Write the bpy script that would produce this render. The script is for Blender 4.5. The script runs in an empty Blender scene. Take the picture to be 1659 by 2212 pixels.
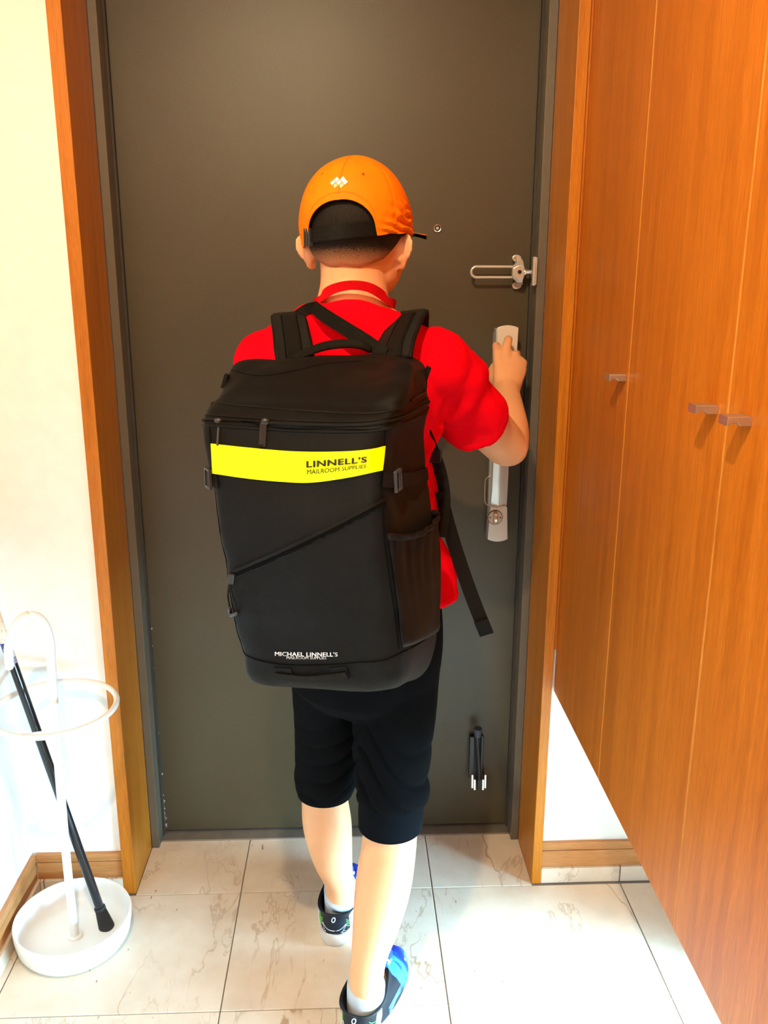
import bpy, bmesh, math, random
from mathutils import Vector, Matrix, noise
from mathutils.bvhtree import BVHTree
V = Vector
random.seed(7)
sc = bpy.context.scene
COL = sc.collection

# ---------------------------------------------------------------- camera
FPX = 1859.93; YAW, PITCH, ROLL = .0408, .2618, .0025
CAM = V((.4828, -1.9244, 1.3593))
fwd = V((math.sin(YAW)*math.cos(PITCH), math.cos(YAW)*math.cos(PITCH), -math.sin(PITCH)))
_rt = V((math.cos(YAW), -math.sin(YAW), 0)); _up = _rt.cross(fwd)
RT = math.cos(ROLL)*_rt + math.sin(ROLL)*_up
UP = -math.sin(ROLL)*_rt + math.cos(ROLL)*_up
cd = bpy.data.cameras.new('camera'); cam = bpy.data.objects.new('camera', cd); COL.objects.link(cam)
cd.sensor_fit = 'VERTICAL'; cd.sensor_height = 32.0; cd.lens = FPX/2212*32.0; cd.clip_start = .02
m = Matrix((RT, UP, -fwd)).transposed().to_4x4(); m.translation = CAM
cam.matrix_world = m
sc.camera = cam

# ---------------------------------------------------------------- exposure, world, lights
sc.view_settings.view_transform = 'Standard'
sc.view_settings.look = 'None'
sc.view_settings.gamma = 1
sc.view_settings.use_curve_mapping = False
sc.view_settings.exposure = 0.0
w = bpy.data.worlds.new('world'); sc.world = w; w.use_nodes = True
w.node_tree.nodes['Background'].inputs[0].default_value = (.8, .88, 1, 1)
w.node_tree.nodes['Background'].inputs[1].default_value = .1

def area(name, loc, target, sx, sy, power, col, spread=math.pi):
    l = bpy.data.lights.new(name, 'AREA'); l.shape = 'RECTANGLE'; l.size = sx; l.size_y = sy
    l.energy = power; l.color = col; l.spread = spread
    o = bpy.data.objects.new(name, l); COL.objects.link(o); o.location = loc
    o.rotation_euler = (V(target)-V(loc)).to_track_quat('-Z', 'Y').to_euler()
    return o
def spot(name, loc, target, power, col, ang, blend, r):
    l = bpy.data.lights.new(name, 'SPOT'); l.energy = power; l.color = col
    l.spot_size = math.radians(ang); l.spot_blend = blend; l.shadow_soft_size = r
    o = bpy.data.objects.new(name, l); COL.objects.link(o); o.location = loc
    o.rotation_euler = (V(target)-V(loc)).to_track_quat('-Z', 'Y').to_euler()
    return o
WARM = (1, .78, .47)
spot('entry_downlight_bulb', (.30, -1.70, 2.32), (.32, -1.45, 0), 105, WARM, 170, .5, .020)
spot('hall_downlight_bulb', (-.05, -3.0, 2.32), (.1, -2.2, 0), 34, WARM, 170, .6, .04)
area('daylight_outside_low_window', (1.78, -1.25, .44), (.4, -1.0, .08), 1.5, .52, 430, (.38, .75, 1))

# ---------------------------------------------------------------- helpers
def at(u, v, y):
    d = fwd + (u-829.5)/FPX*RT - (v-1106)/FPX*UP
    return CAM + d*((y-CAM.y)/d.y)
def ray(u, v):
    return (fwd + (u-829.5)/FPX*RT - (v-1106)/FPX*UP).normalized()
def hit(bvh, u, v, off=.001):
    loc, n, i, d = bvh.ray_cast(CAM, ray(u, v))
    if loc is None: return None
    if n.dot(ray(u, v)) > 0: n = -n
    return loc + n*off, n

def empty(name, loc):
    o = bpy.data.objects.new(name, None); COL.objects.link(o); o.location = loc
    o.empty_display_size = .05
    return o
def tag(o, label=None, cat=None, group=None, kind=None):
    if label: o['label'] = label
    if cat: o['category'] = cat
    if group: o['group'] = group
    if kind: o['kind'] = kind
    return o
def worldloc(o):
    l = V(o.location)
    return l
def link(name, me, mat, parent=None, smooth=True):
    o = bpy.data.objects.new(name, me); COL.objects.link(o)
    if mat is not None:
        for mm in (mat if isinstance(mat, (list, tuple)) else [mat]): me.materials.append(mm)
    if smooth:
        me.polygons.foreach_set('use_smooth', [True]*len(me.polygons))
    if parent is not None:
        o.parent = parent
        r = parent; off = V((0, 0, 0))
        while r is not None:
            if r.type == 'EMPTY': off = V(r.location)
            r = r.parent
        # only the root Empty carries an offset
        if parent.type == 'EMPTY': o.matrix_parent_inverse = Matrix.Translation(-off)
    return o
def fin(name, bm, mat, parent=None, smooth=False, auto=None, bevel=None):
    bmesh.ops.recalc_face_normals(bm, faces=bm.faces)
    me = bpy.data.meshes.new(name); bm.to_mesh(me); bm.free()
    if auto is not None: smooth = True
    o = link(name, me, mat, parent, smooth)
    if auto is not None: me.set_sharp_from_angle(angle=math.radians(auto))
    if bevel:
        b = o.modifiers.new('bevel', 'BEVEL'); b.width = bevel; b.segments = 2; b.limit_method = 'ANGLE'
        b.harden_normals = False
    return o
def box(bm, lo, hi):
    vs = [bm.verts.new((x, y, z)) for x in (lo[0], hi[0]) for y in (lo[1], hi[1]) for z in (lo[2], hi[2])]
    for f in ((0,1,3,2), (4,6,7,5), (0,4,5,1), (2,3,7,6), (0,2,6,4), (1,5,7,3)):
        bm.faces.new([vs[i] for i in f])
    return vs
def obox(bm, c, ax, ay, az, hx, hy, hz):
    vs = [bm.verts.new(V(c)+ax*x*hx+ay*y*hy+az*z*hz) for x in (-1,1) for y in (-1,1) for z in (-1,1)]
    for f in ((0,1,3,2), (4,6,7,5), (0,4,5,1), (2,3,7,6), (0,2,6,4), (1,5,7,3)):
        bm.faces.new([vs[i] for i in f])
def bridge(bm, rings, closed=True, cap0=True, cap1=True):
    rv = [[bm.verts.new(p) for p in r] for r in rings]
    n = len(rv[0])
    for a, b in zip(rv, rv[1:]):
        for i in range(n if closed else n-1):
            j = (i+1) % n
            bm.faces.new((a[i], a[j], b[j], b[i]))
    if closed:
        for r, c in ((rv[0], cap0), (rv[-1], cap1)):
            if c:
                q = sum((x.co for x in r), V())/n; cv = bm.verts.new(q)
                for i in range(n): bm.faces.new((r[i], r[(i+1) % n], cv))
    return rv
def cr(pts, sub, closed=False):
    """Catmull-Rom through a list of equal-length tuples"""
    P = [list(p) for p in pts]; n = len(P); out = []
    for i in range(n if closed else n-1):
        g = lambda k: P[k % n] if closed else P[max(0, min(n-1, k))]
        a, b, c, d = g(i-1), g(i), g(i+1), g(i+2)
        for s in range(sub):
            t = s/sub
            out.append([.5*((2*b[k])+(-a[k]+c[k])*t+(2*a[k]-5*b[k]+4*c[k]-d[k])*t*t+(-a[k]+3*b[k]-3*c[k]+d[k])*t**3) for k in range(len(b))])
    if not closed: out.append(P[-1])
    return out
def tube(bm, pts, rad, ref=V((1, 0, 0)), seg=20, sub=4, dome=True, closed=False):
    """pts: 3D points; rad: one radius, or list of r / (ra, rb)"""
    if not isinstance(rad, (list, tuple)): rad = [rad]*len(pts)
    rr = [(r, r) if not isinstance(r, (list, tuple)) else r for r in rad]
    Q = cr([tuple(p)+tuple(r) for p, r in zip(pts, rr)], sub, closed)
    C = [V(q[:3]) for q in Q]; R = [(q[3], q[4]) for q in Q]; n = len(C); rings = []
    last = None
    fr = []
    for i in range(n):
        a = C[(i-1) % n] if closed else C[max(0, i-1)]; b = C[(i+1) % n] if closed else C[min(n-1, i+1)]
        t = (b-a).normalized()
        s = V(ref) - t*V(ref).dot(t)
        if s.length < .15 and last is not None: s = last - t*last.dot(t)
        s.normalize(); last = s; fr.append((t, s, t.cross(s)))
    def ring(c, s, q, ra, rb):
        return [c + s*ra*math.cos(2*math.pi*k/seg) + q*rb*math.sin(2*math.pi*k/seg) for k in range(seg)]
    if dome and not closed:
        t, s, q = fr[0]; r = R[0]
        for a in (75, 50, 25):
            a = math.radians(a); rings.append(ring(C[0]-t*math.sin(a)*min(r), s, q, r[0]*math.cos(a), r[1]*math.cos(a)))
    for i in range(n): rings.append(ring(C[i], fr[i][1], fr[i][2], *R[i]))
    if dome and not closed:
        t, s, q = fr[-1]; r = R[-1]
        for a in (25, 50, 75):
            a = math.radians(a); rings.append(ring(C[-1]+t*math.sin(a)*min(r), s, q, r[0]*math.cos(a), r[1]*math.cos(a)))
    if closed: rings.append(rings[0]); bridge(bm, rings, True, False, False); bmesh.ops.remove_doubles(bm, verts=bm.verts, dist=1e-6)
    else: bridge(bm, rings)
def ell(bm, c, ax, ay, az, ra, rb, rc, nu=24, nv=14):
    rings = []
    for j in range(1, nv):
        ph = -math.pi/2 + math.pi*j/nv
        rings.append([V(c)+ax*ra*math.cos(ph)*math.cos(2*math.pi*k/nu)+ay*rb*math.cos(ph)*math.sin(2*math.pi*k/nu)+az*rc*math.sin(ph) for k in range(nu)])
    bridge(bm, rings)
def ribbon(bm, pts, wdir, width, thick, sub=4, round_=False):
    """flat strap; wdir one vector or list; width one or list"""
    n = len(pts)
    W = wdir if isinstance(wdir, list) else [wdir]*n
    ww = width if isinstance(width, list) else [width]*n
    Q = cr([tuple(p)+tuple(a)+(b,) for p, a, b in zip(pts, W, ww)], sub)
    C = [V(q[:3]) for q in Q]; rings = []
    for i, q in enumerate(Q):
        t = (C[min(i+1, len(C)-1)]-C[max(0, i-1)]).normalized()
        s = V(q[3:6]); s = (s-t*s.dot(t)).normalized(); nn = t.cross(s); h = q[6]/2; k = thick/2
        if round_:
            prof = [(-h, 0), (-h+k*.6, -k*.8), (-h*.5, -k), (h*.5, -k), (h-k*.6, -k*.8), (h, 0), (h-k*.6, k*.8), (h*.5, k), (-h*.5, k), (-h+k*.6, k*.8)]
        else: prof = [(-h, -k), (h, -k), (h, k), (-h, k)]
        rings.append([C[i]+s*a+nn*b for a, b in prof])
    bridge(bm, rings)
def lathe(bm, c, prof, seg=48, cap0=True, cap1=True):
    bridge(bm, [[V(c)+V((r*math.cos(2*math.pi*k/seg), r*math.sin(2*math.pi*k/seg), z)) for k in range(seg)] for r, z in prof], True, cap0, cap1)
def prism(bm, outline, d):
    """outline: list of 3D points (closed), extruded by vector d"""
    a = [bm.verts.new(p) for p in outline]; b = [bm.verts.new(V(p)+V(d)) for p in outline]
    n = len(a); bm.faces.new(a); bm.faces.new(b[::-1])
    for i in range(n): bm.faces.new((a[i], a[(i+1) % n], b[(i+1) % n], b[i]))
def fuse(name, bm, voxel, smooth, mat, parent=None, disp=None):
    bmesh.ops.recalc_face_normals(bm, faces=bm.faces)
    me = bpy.data.meshes.new('t'); bm.to_mesh(me); bm.free()
    o = bpy.data.objects.new('t', me); COL.objects.link(o)
    r = o.modifiers.new('r', 'REMESH'); r.mode = 'VOXEL'; r.voxel_size = voxel; r.adaptivity = 0
    if smooth: s = o.modifiers.new('s', 'SMOOTH'); s.iterations = smooth; s.factor = .5
    dg = bpy.context.evaluated_depsgraph_get(); dg.update()
    m2 = bpy.data.meshes.new_from_object(o.evaluated_get(dg)); m2.name = name
    bpy.data.objects.remove(o); bpy.data.meshes.remove(me)
    m2.materials.clear()
    if disp:
        nn = [V(v.normal) for v in m2.vertices]
        for v, n_ in zip(m2.vertices, nn): v.co = v.co + n_*disp(v.co, n_)
    return link(name, m2, mat, parent, True)
def bvh_of(o):
    me = o.data
    return BVHTree.FromPolygons([v.co for v in me.vertices], [p.vertices for p in me.polygons])

# ---------------------------------------------------------------- materials
def newmat(name):
    mt = bpy.data.materials.new(name); mt.use_nodes = True
    return mt, mt.node_tree.nodes, mt.node_tree.links, mt.node_tree.nodes['Principled BSDF']
def coords(N, L, scale, out='Object'):
    tc = N.new('ShaderNodeTexCoord'); mp = N.new('ShaderNodeMapping'); L.new(tc.outputs[out], mp.inputs[0])
    mp.inputs['Scale'].default_value = scale
    return mp.outputs[0]
def nz(N, L, vec, scale, detail=3, rough=.55, dist=0):
    n = N.new('ShaderNodeTexNoise'); n.inputs['Scale'].default_value = scale; n.inputs['Detail'].default_value = detail
    n.inputs['Roughness'].default_value = rough; n.inputs['Distortion'].default_value = dist
    L.new(vec, n.inputs['Vector']); return n.outputs['Fac']
def ramp(N, L, fac, stops):
    r = N.new('ShaderNodeValToRGB'); e = r.color_ramp.elements
    while len(e) < len(stops): e.new(.5)
    for x, (p, c) in zip(e, stops): x.position = p; x.color = (*c, 1) if len(c) == 3 else c
    L.new(fac, r.inputs[0]); return r.outputs[0]
def mixc(N, L, fac, a, b, mode='MIX'):
    x = N.new('ShaderNodeMix'); x.data_type = 'RGBA'; x.blend_type = mode
    for s, v in ((x.inputs['Factor'], fac), (x.inputs['A'], a), (x.inputs['B'], b)):
        if hasattr(v, 'is_linked'): L.new(v, s)
        else: s.default_value = v if isinstance(v, float) else (*v, 1)
    return x.outputs['Result']
def bumpn(N, L, fac, bsdf, strength, dist=.001):
    b = N.new('ShaderNodeBump'); b.inputs['Strength'].default_value = strength; b.inputs['Distance'].default_value = dist
    L.new(fac, b.inputs['Height']); L.new(b.outputs[0], bsdf.inputs['Normal'])
def plain(name, col, rough=.5, metal=0., nscale=None, var=.12, bump=0., bscale=400, spec=.5, sheen=0., sss=0.):
    mt, N, L, B = newmat(name)
    B.inputs['Base Color'].default_value = (*col, 1); B.inputs['Roughness'].default_value = rough; B.inputs['Metallic'].default_value = metal
    B.inputs['Specular IOR Level'].default_value = spec
    if sheen: B.inputs['Sheen Weight'].default_value = sheen; B.inputs['Sheen Roughness'].default_value = .5
    if sss: B.inputs['Subsurface Weight'].default_value = sss; B.inputs['Subsurface Radius'].default_value = (1, .35, .2); B.inputs['Subsurface Scale'].default_value = .006
    f = nz(N, L, coords(N, L, (1, 1, 1)), nscale or 30, 4)
    L.new(ramp(N, L, f, [(.3, tuple(c*(1-var) for c in col)), (.7, tuple(min(1, c*(1+var)) for c in col))]), B.inputs['Base Color'])
    if bump: bumpn(N, L, nz(N, L, coords(N, L, (1, 1, 1)), bscale, 2), B, bump)
    return mt
def wood(name, c0, c1, c2, sc_=(14, 14, .7), rough=.38, coat=.05):
    mt, N, L, B = newmat(name)
    v = coords(N, L, sc_)
    f1 = nz(N, L, v, 3.2, 6, .62, .6); f2 = nz(N, L, coords(N, L, tuple(a*5 for a in sc_)), 9, 4, .6)
    a = ramp(N, L, f1, [(.28, c0), (.5, c1), (.74, c2)])
    b = ramp(N, L, f2, [(.3, (.72, .72, .72)), (.62, (1, 1, 1))])
    L.new(mixc(N, L, 1., a, b, 'MULTIPLY'), B.inputs['Base Color'])
    B.inputs['Roughness'].default_value = rough; B.inputs['Specular IOR Level'].default_value = .3; B.inputs['Coat Weight'].default_value = coat; B.inputs['Coat Roughness'].default_value = .3
    bumpn(N, L, f2, B, .12, .0006)
    return mt
def fabric(name, col, rough=.75, scale=900, strength=.35, sheen=.25, spec=.3, folds=0.):
    mt, N, L, B = newmat(name)
    v = coords(N, L, (1, 1, 1))
    w1 = N.new('ShaderNodeTexWave'); w1.inputs['Scale'].default_value = scale/3; w1.bands_direction = 'DIAGONAL'; L.new(v, w1.inputs[0])
    f = nz(N, L, v, 14, 4)
    L.new(ramp(N, L, f, [(.3, tuple(c*.85 for c in col)), (.7, tuple(min(1, c*1.12) for c in col))]), B.inputs['Base Color'])
    B.inputs['Roughness'].default_value = rough; B.inputs['Sheen Weight'].default_value = sheen; B.inputs['Specular IOR Level'].default_value = spec
    b = N.new('ShaderNodeBump'); b.inputs['Strength'].default_value = strength; b.inputs['Distance'].default_value = .0005
    L.new(w1.outputs['Fac'], b.inputs['Height'])
    if folds:
        b2 = N.new('ShaderNodeBump'); b2.inputs['Strength'].default_value = folds; b2.inputs['Distance'].default_value = .006
        L.new(nz(N, L, v, 16, 3, .5, .8), b2.inputs['Height']); L.new(b2.outputs[0], b.inputs['Normal'])
    L.new(b.outputs[0], B.inputs['Normal'])
    return mt
def tilemat():
    mt, N, L, B = newmat('marble_tile')
    v = coords(N, L, (1, 1, 1))
    oi = N.new('ShaderNodeObjectInfo')
    add = N.new('ShaderNodeVectorMath'); add.operation = 'ADD'
    sc2 = N.new('ShaderNodeVectorMath'); sc2.operation = 'SCALE'; sc2.inputs['Scale'].default_value = 13.
    cmb = N.new('ShaderNodeCombineXYZ'); L.new(oi.outputs['Random'], cmb.inputs[0]); L.new(oi.outputs['Random'], cmb.inputs[2])
    L.new(cmb.outputs[0], sc2.inputs[0]); L.new(v, add.inputs[0]); L.new(sc2.outputs[0], add.inputs[1]); v = add.outputs[0]
    base = ramp(N, L, nz(N, L, v, 9, 5, .6), [(.3, (.66, .54, .42)), (.55, (.74, .63, .51)), (.75, (.80, .71, .60))])
    mp2 = N.new('ShaderNodeMapping'); mp2.inputs['Scale'].default_value = (1.6, .55, 1); mp2.inputs['Rotation'].default_value = (0, 0, .35); L.new(v, mp2.inputs[0]); v = mp2.outputs[0]
    # veins: thin ridges of a distorted noise
    def vein(scale, width, dist, gate):
        n = nz(N, L, v, scale, 5, .6, dist)
        s = N.new('ShaderNodeMath'); s.operation = 'SUBTRACT'; L.new(n, s.inputs[0]); s.inputs[1].default_value = .5
        a = N.new('ShaderNodeMath'); a.operation = 'ABSOLUTE'; L.new(s.outputs[0], a.inputs[0])
        r = ramp(N, L, a.outputs[0], [(0, (1, 1, 1)), (width, (0, 0, 0))])
        g = ramp(N, L, nz(N, L, v, gate, 2), [(.44, (0, 0, 0)), (.56, (1, 1, 1))])
        return mixc(N, L, 1., r, g, 'MULTIPLY')
    c = mixc(N, L, vein(2.0, .005, .25, 2.9), base, (.42, .27, .16))
    c = mixc(N, L, vein(4., .010, .5, 3.9), c, (.56, .42, .30))
    pits = ramp(N, L, nz(N, L, v, 60, 1), [(.20, (1, 1, 1)), (.235, (0, 0, 0))])
    c = mixc(N, L, pits, c, (.30, .18, .11))
    L.new(c, B.inputs['Base Color']); B.inputs['Roughness'].default_value = .32
    B.inputs['Specular IOR Level'].default_value = .35
    return mt
def glassmat():
    mt, N, L, B = newmat('window_glass')
    t = N.new('ShaderNodeBsdfTransparent'); g = N.new('ShaderNodeBsdfGlossy'); g.inputs['Roughness'].default_value = .05
    fz = N.new('ShaderNodeFresnel'); fz.inputs[0].default_value = 1.45; mx = N.new('ShaderNodeMixShader')
    L.new(fz.outputs[0], mx.inputs[0]); L.new(t.outputs[0], mx.inputs[1]); L.new(g.outputs[0], mx.inputs[2])
    L.new(mx.outputs[0], N['Material Output'].inputs[0])
    return mt
def emis(name, col, s):
    mt, N, L, B = newmat(name); B.inputs['Base Color'].default_value = (*col, 1)
    B.inputs['Emission Color'].default_value = (*col, 1); B.inputs['Emission Strength'].default_value = s
    return mt

M = {}
M['wall'] = plain('wall_paper', (.90, .89, .86), .9, bump=.15, bscale=500, var=.02)
M['ceiling'] = plain('ceiling_paint', (.62, .60, .55), .9, var=.02)
M['grout'] = plain('grout', (.30, .27, .24), .9)
M['tile'] = tilemat()
M['cab'] = wood('cabinet_veneer', (.46, .115, .006), (.55, .15, .009), (.65, .19, .015))
M['edge'] = wood('cabinet_edge_band', (.66, .26, .04), (.72, .31, .05), (.78, .35, .07))
M['hall'] = wood('hall_floor_wood', (.16, .07, .025), (.20, .09, .03), (.25, .12, .04), (14, .7, 14))
M['jamb'] = wood('jamb_wood', (.44, .13, .006), (.54, .17, .010), (.64, .215, .016), (18, 18, .8))
M['base'] = wood('baseboard_wood', (.44, .17, .05), (.55, .23, .075), (.62, .28, .10), (.8, 18, 18))
M['base2'] = wood('baseboard_wood_side', (.44, .17, .05), (.55, .23, .075), (.62, .28, .10), (18, .8, 18))
def doormat():
    mt, N, L, B = newmat('door_paint')
    v = coords(N, L, (1, 1, 1))
    c = ramp(N, L, nz(N, L, v, 3.5, 4), [(.3, (.048, .035, .016)), (.7, (.062, .046, .022))])
    c = mixc(N, L, ramp(N, L, nz(N, L, coords(N, L, (1, 1, 1)), 700, 2), [(.3, (0, 0, 0)), (.7, (.5, .5, .5))]), c, (.085, .062, .036))
    scr = ramp(N, L, nz(N, L, coords(N, L, (16, 1, 5)), 4, 2), [(.79, (0, 0, 0)), (.80, (1, 1, 1))])
    c = mixc(N, L, scr, c, (.30, .25, .18))
    L.new(c, B.inputs['Base Color']); B.inputs['Roughness'].default_value = .42; B.inputs['Metallic'].default_value = .0
    B.inputs['Specular IOR Level'].default_value = .4
    bumpn(N, L, nz(N, L, v, 420, 2), B, .25, .0005)
    return mt
M['door'] = doormat()
M['frame'] = plain('door_frame_steel', (.12, .095, .065), .4, bump=.1, var=.05)
M['seal'] = plain('door_rubber_seal', (.035, .027, .02), .7)
M['sill'] = plain('threshold_steel', (.34, .30, .26), .35, .7, var=.1)
M['silver'] = plain('satin_silver', (.62, .58, .52), .30, .55, var=.04)
M['silverdark'] = plain('handle_side_silver', (.42, .38, .33), .35, .5, var=.04)
M['chrome'] = plain('polished_metal', (.78, .74, .68), .18, .9, var=.03)
M['bronze'] = plain('nickel_pull', (.52, .42, .33), .3, .8, var=.05)
M['black'] = plain('black_plastic', (.018, .018, .02), .35, var=.2)
M['rubber'] = plain('black_rubber', (.022, .02, .02), .8, var=.2, bump=.2)
M['dgrey'] = plain('grey_rubber_cap', (.045, .055, .075), .6, var=.1)
M['lens'] = plain('peephole_glass', (.12, .16, .2), .05, 0, var=.05)
M['nylon'] = fabric('black_nylon', (.0038, .0029, .0024), .55, 1400, .5, .01, .12, .10)
M['nylon2'] = fabric('black_nylon_smooth', (.0042, .0034, .003), .5, 1600, .3, .01, .12, .06)
M['webbing'] = fabric('black_webbing', (.0075, .0056, .0038), .6, 900, .9, .0, .14)
M['mesh'] = fabric('black_padded_mesh', (.0085, .0068, .0055), .65, 1200, .6, .01, .18)
M['piping'] = plain('black_piping', (.005, .0045, .004), .6, var=.2, spec=.15)
M['stitch'] = plain('seam_black', (.002, .002, .002), .9, spec=.08)
M['hivis'] = plain('reflective_yellow', (.80, .95, .0), .14, 0, var=.01, spec=.35)
M['inkblack'] = plain('black_print', (.012, .012, .018), .2)
M['inkwhite'] = plain('white_print', (.85, .86, .88), .5, var=.02)
M['inksilver'] = plain('zip_pull_lettering', (.10, .085, .06), .5)
M['tee'] = fabric('red_cotton', (.84, .0015, .010), .9, 1300, .2, .0, .03, .12)
M['lanyard'] = fabric('red_lanyard_webbing', (.72, .004, .010), .8, 900, .7, .0, .08)
M['shorts'] = fabric('black_cotton_knit', (.0028, .003, .0036), .95, 1300, .3, .0, .06, .15)
M['cuff'] = fabric('black_rib_knit', (.0035, .0045, .0065), .95, 1300, .5, .0, .06)
M['cap'] = fabric('orange_cap_nylon', (.95, .20, .0015), .6, 1500, .15, .0, .12, .06)
M['capdark'] = fabric('cap_underside_black', (.012, .010, .009), .8, 1200, .3, .1, .2)
M['skin'] = plain('skin', (.80, .40, .20), .5, 0, nscale=18, var=.05, bump=.12, bscale=260, spec=.35, sss=.12)
def hairmat():
    mt, N, L, B = newmat('short_black_hair')
    tc = N.new('ShaderNodeTexCoord'); sp = N.new('ShaderNodeSeparateXYZ'); L.new(tc.outputs['Object'], sp.inputs[0])
    fine = nz(N, L, coords(N, L, (900, 900, 110)), 1, 3)
    a = N.new('ShaderNodeMath'); a.operation = 'MULTIPLY_ADD'; L.new(fine, a.inputs[0]); a.inputs[1].default_value = .030; L.new(sp.outputs[2], a.inputs[2])
    mr = N.new('ShaderNodeMapRange'); L.new(a.outputs[0], mr.inputs[0]); mr.inputs[1].default_value = 1.398; mr.inputs[2].default_value = 1.424; mr.inputs[3].default_value = 0; mr.inputs[4].default_value = 1
    hair = ramp(N, L, fine, [(.35, (.003, .0022, .0016)), (.7, (.016, .010, .006))])
    L.new(mixc(N, L, mr.outputs[0], (.60, .29, .15), hair), B.inputs['Base Color'])
    B.inputs['Roughness'].default_value = .6; B.inputs['Specular IOR Level'].default_value = .2; bumpn(N, L, fine, B, .8, .0015)
    return mt
M['hair'] = hairmat()
M['eyew'] = plain('eye_white', (.8, .78, .75), .2, var=.02)
M['eyed'] = plain('eye_iris', (.03, .018, .012), .1)
M['lip'] = plain('lips', (.52, .17, .12), .45)
M['sock'] = fabric('grey_sock', (.55, .60, .66), .95, 700, .8, .1, .1)
M['shoeblk'] = fabric('black_shoe_mesh', (.012, .014, .022), .55, 1100, .4, .1, .4)
M['shoeblue'] = fabric('blue_shoe_mesh', (.010, .075, .55), .5, 1100, .4, .1, .4)
M['sole'] = plain('white_midsole', (.66, .60, .55), .6, var=.06)
M['outsole'] = plain('dark_outsole', (.05, .05, .05), .8)
M['lime'] = plain('green_print', (.16, .62, .12), .4)
M['linewhite'] = plain('silver_print', (.62, .68, .78), .4)
M['lightblue'] = plain('light_blue_overlay', (.10, .33, .82), .4)
M['ceramic'] = plain('white_ceramic', (.86, .85, .83), .25, var=.01)
M['whitemetal'] = plain('white_painted_steel', (.87, .86, .84), .35, var=.01)
M['cane'] = plain('black_lacquered_cane', (.012, .012, .014), .15)
M['sticker'] = plain('paper_sticker', (.80, .72, .62), .6, var=.05)
M['stickerblue'] = plain('blue_sticker_print', (.035, .05, .36), .5)
M['stickerink'] = plain('purple_sticker_print', (.16, .13, .36), .6)
M['stickerbrown'] = plain('brown_sticker_print', (.45, .22, .12), .6)
M['glass'] = glassmat()
M['bulb'] = emis('lamp_diffuser', (1, .72, .42), 6.)
M['lamprim'] = plain('lamp_rim_white', (.8, .8, .78), .4)

# ---------------------------------------------------------------- room shell
Y0 = -.205            # plane of the wall either side of the door
WX = -.2445           # left wall
RX = 1.36             # right wall
CZ = 2.35
YB = -3.7
def wallobj(name, boxes, mat='wall'):
    bm = bmesh.new()
    for lo, hi in boxes: box(bm, lo, hi)
    o = fin(name, bm, M[mat]); tag(o, kind='structure'); return o
wallobj('wall_back', [((WX-.1, Y0, 0), (-.0415, .10, CZ)), ((.921, Y0, 0), (RX+.1, .10, CZ)), ((-.0415, Y0, 2.10), (.921, .10, CZ))])
wallobj('wall_left', [((WX-.1, YB, 0), (WX, Y0, CZ))])
WY0, WY1, WZ0, WZ1 = -1.95, -.52, .045, .385
wallobj('wall_right', [((RX, YB, 0), (RX+.1, WY0, CZ)), ((RX, WY1, 0), (RX+.1, Y0, CZ)), ((RX, WY0, WZ1), (RX+.1, WY1, CZ)), ((RX, WY0, 0), (RX+.1, WY1, WZ0))])
wallobj('wall_rear', [((WX-.1, YB-.1, 0), (RX+.1, YB, CZ))], 'cab')
wallobj('ceiling', [((WX-.1, YB-.1, CZ), (RX+.1, .1, CZ+.1))], 'ceiling')
# floor: grout bed with single tiles
hallf = wallobj('floor_hall', [((WX, YB, 0), (RX, -2.262, .12))], 'hall')
floor = wallobj('floor', [((WX-.1, YB-.1, -.1), (RX+.1, .10, -.0035))], 'grout')
xs = [.2251+.4411*k for k in range(-2, 4)]
ys = [-.03, -.2262] + [-.2262-.3335*k for k in range(1, 11)]
xe = [WX] + [x for x in xs if WX+.02 < x < RX-.02] + [RX]
ye = ys + [YB]
g = .0013
for j in range(len(ye)-1):
    for i in range(len(xe)-1):
        x0, x1 = xe[i]+g, xe[i+1]-g; y1, y0 = ye[j]-g, ye[j+1]+g
        if j == 0: x0, x1 = max(x0, -.0145), min(x1, .8995)
        if x1-x0 < .01: continue
        bm = bmesh.new(); box(bm, (x0, y0, -.012), (x1, y1, 0))
        fin('tile', bm, M['tile'], floor, bevel=.0008)

# low window behind the cabinet, in the right wall
bm = bmesh.new(); fw_ = .022
box(bm, (RX+.02, WY0, WZ0), (RX+.06, WY1, WZ0+fw_)); box(bm, (RX+.02, WY0, WZ1-fw_), (RX+.06, WY1, WZ1))
for y in (WY0, (WY0+WY1)/2-fw_/2, WY1-fw_): box(bm, (RX+.02, y, WZ0+fw_), (RX+.06, y+fw_, WZ1-fw_))
win = fin('window_1', bm, M['whitemetal']); tag(win, kind='structure')
for a, b in ((WY0+fw_, (WY0+WY1)/2-fw_/2), ((WY0+WY1)/2+fw_/2, WY1-fw_)):
    bm = bmesh.new(); box(bm, (RX+.038, a, WZ0+fw_), (RX+.042, b, WZ1-fw_)); fin('pane', bm, M['glass'], win)

# timber door jambs
JY = -.2214
for nm, x0, x1 in (('trim_1', -.0415, -.0150), ('trim_2', .8995, .9210)):
    bm = bmesh.new(); box(bm, (x0, JY, 0), (x1, -.056, 2.11)); tag(fin(nm, bm, M['jamb'], bevel=.0012), kind='structure')
bm = bmesh.new(); box(bm, (-.0415, JY, 2.11), (.921, -.056, 2.135)); tag(fin('trim_3', bm, M['jamb'], bevel=.0012), kind='structure')

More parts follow.
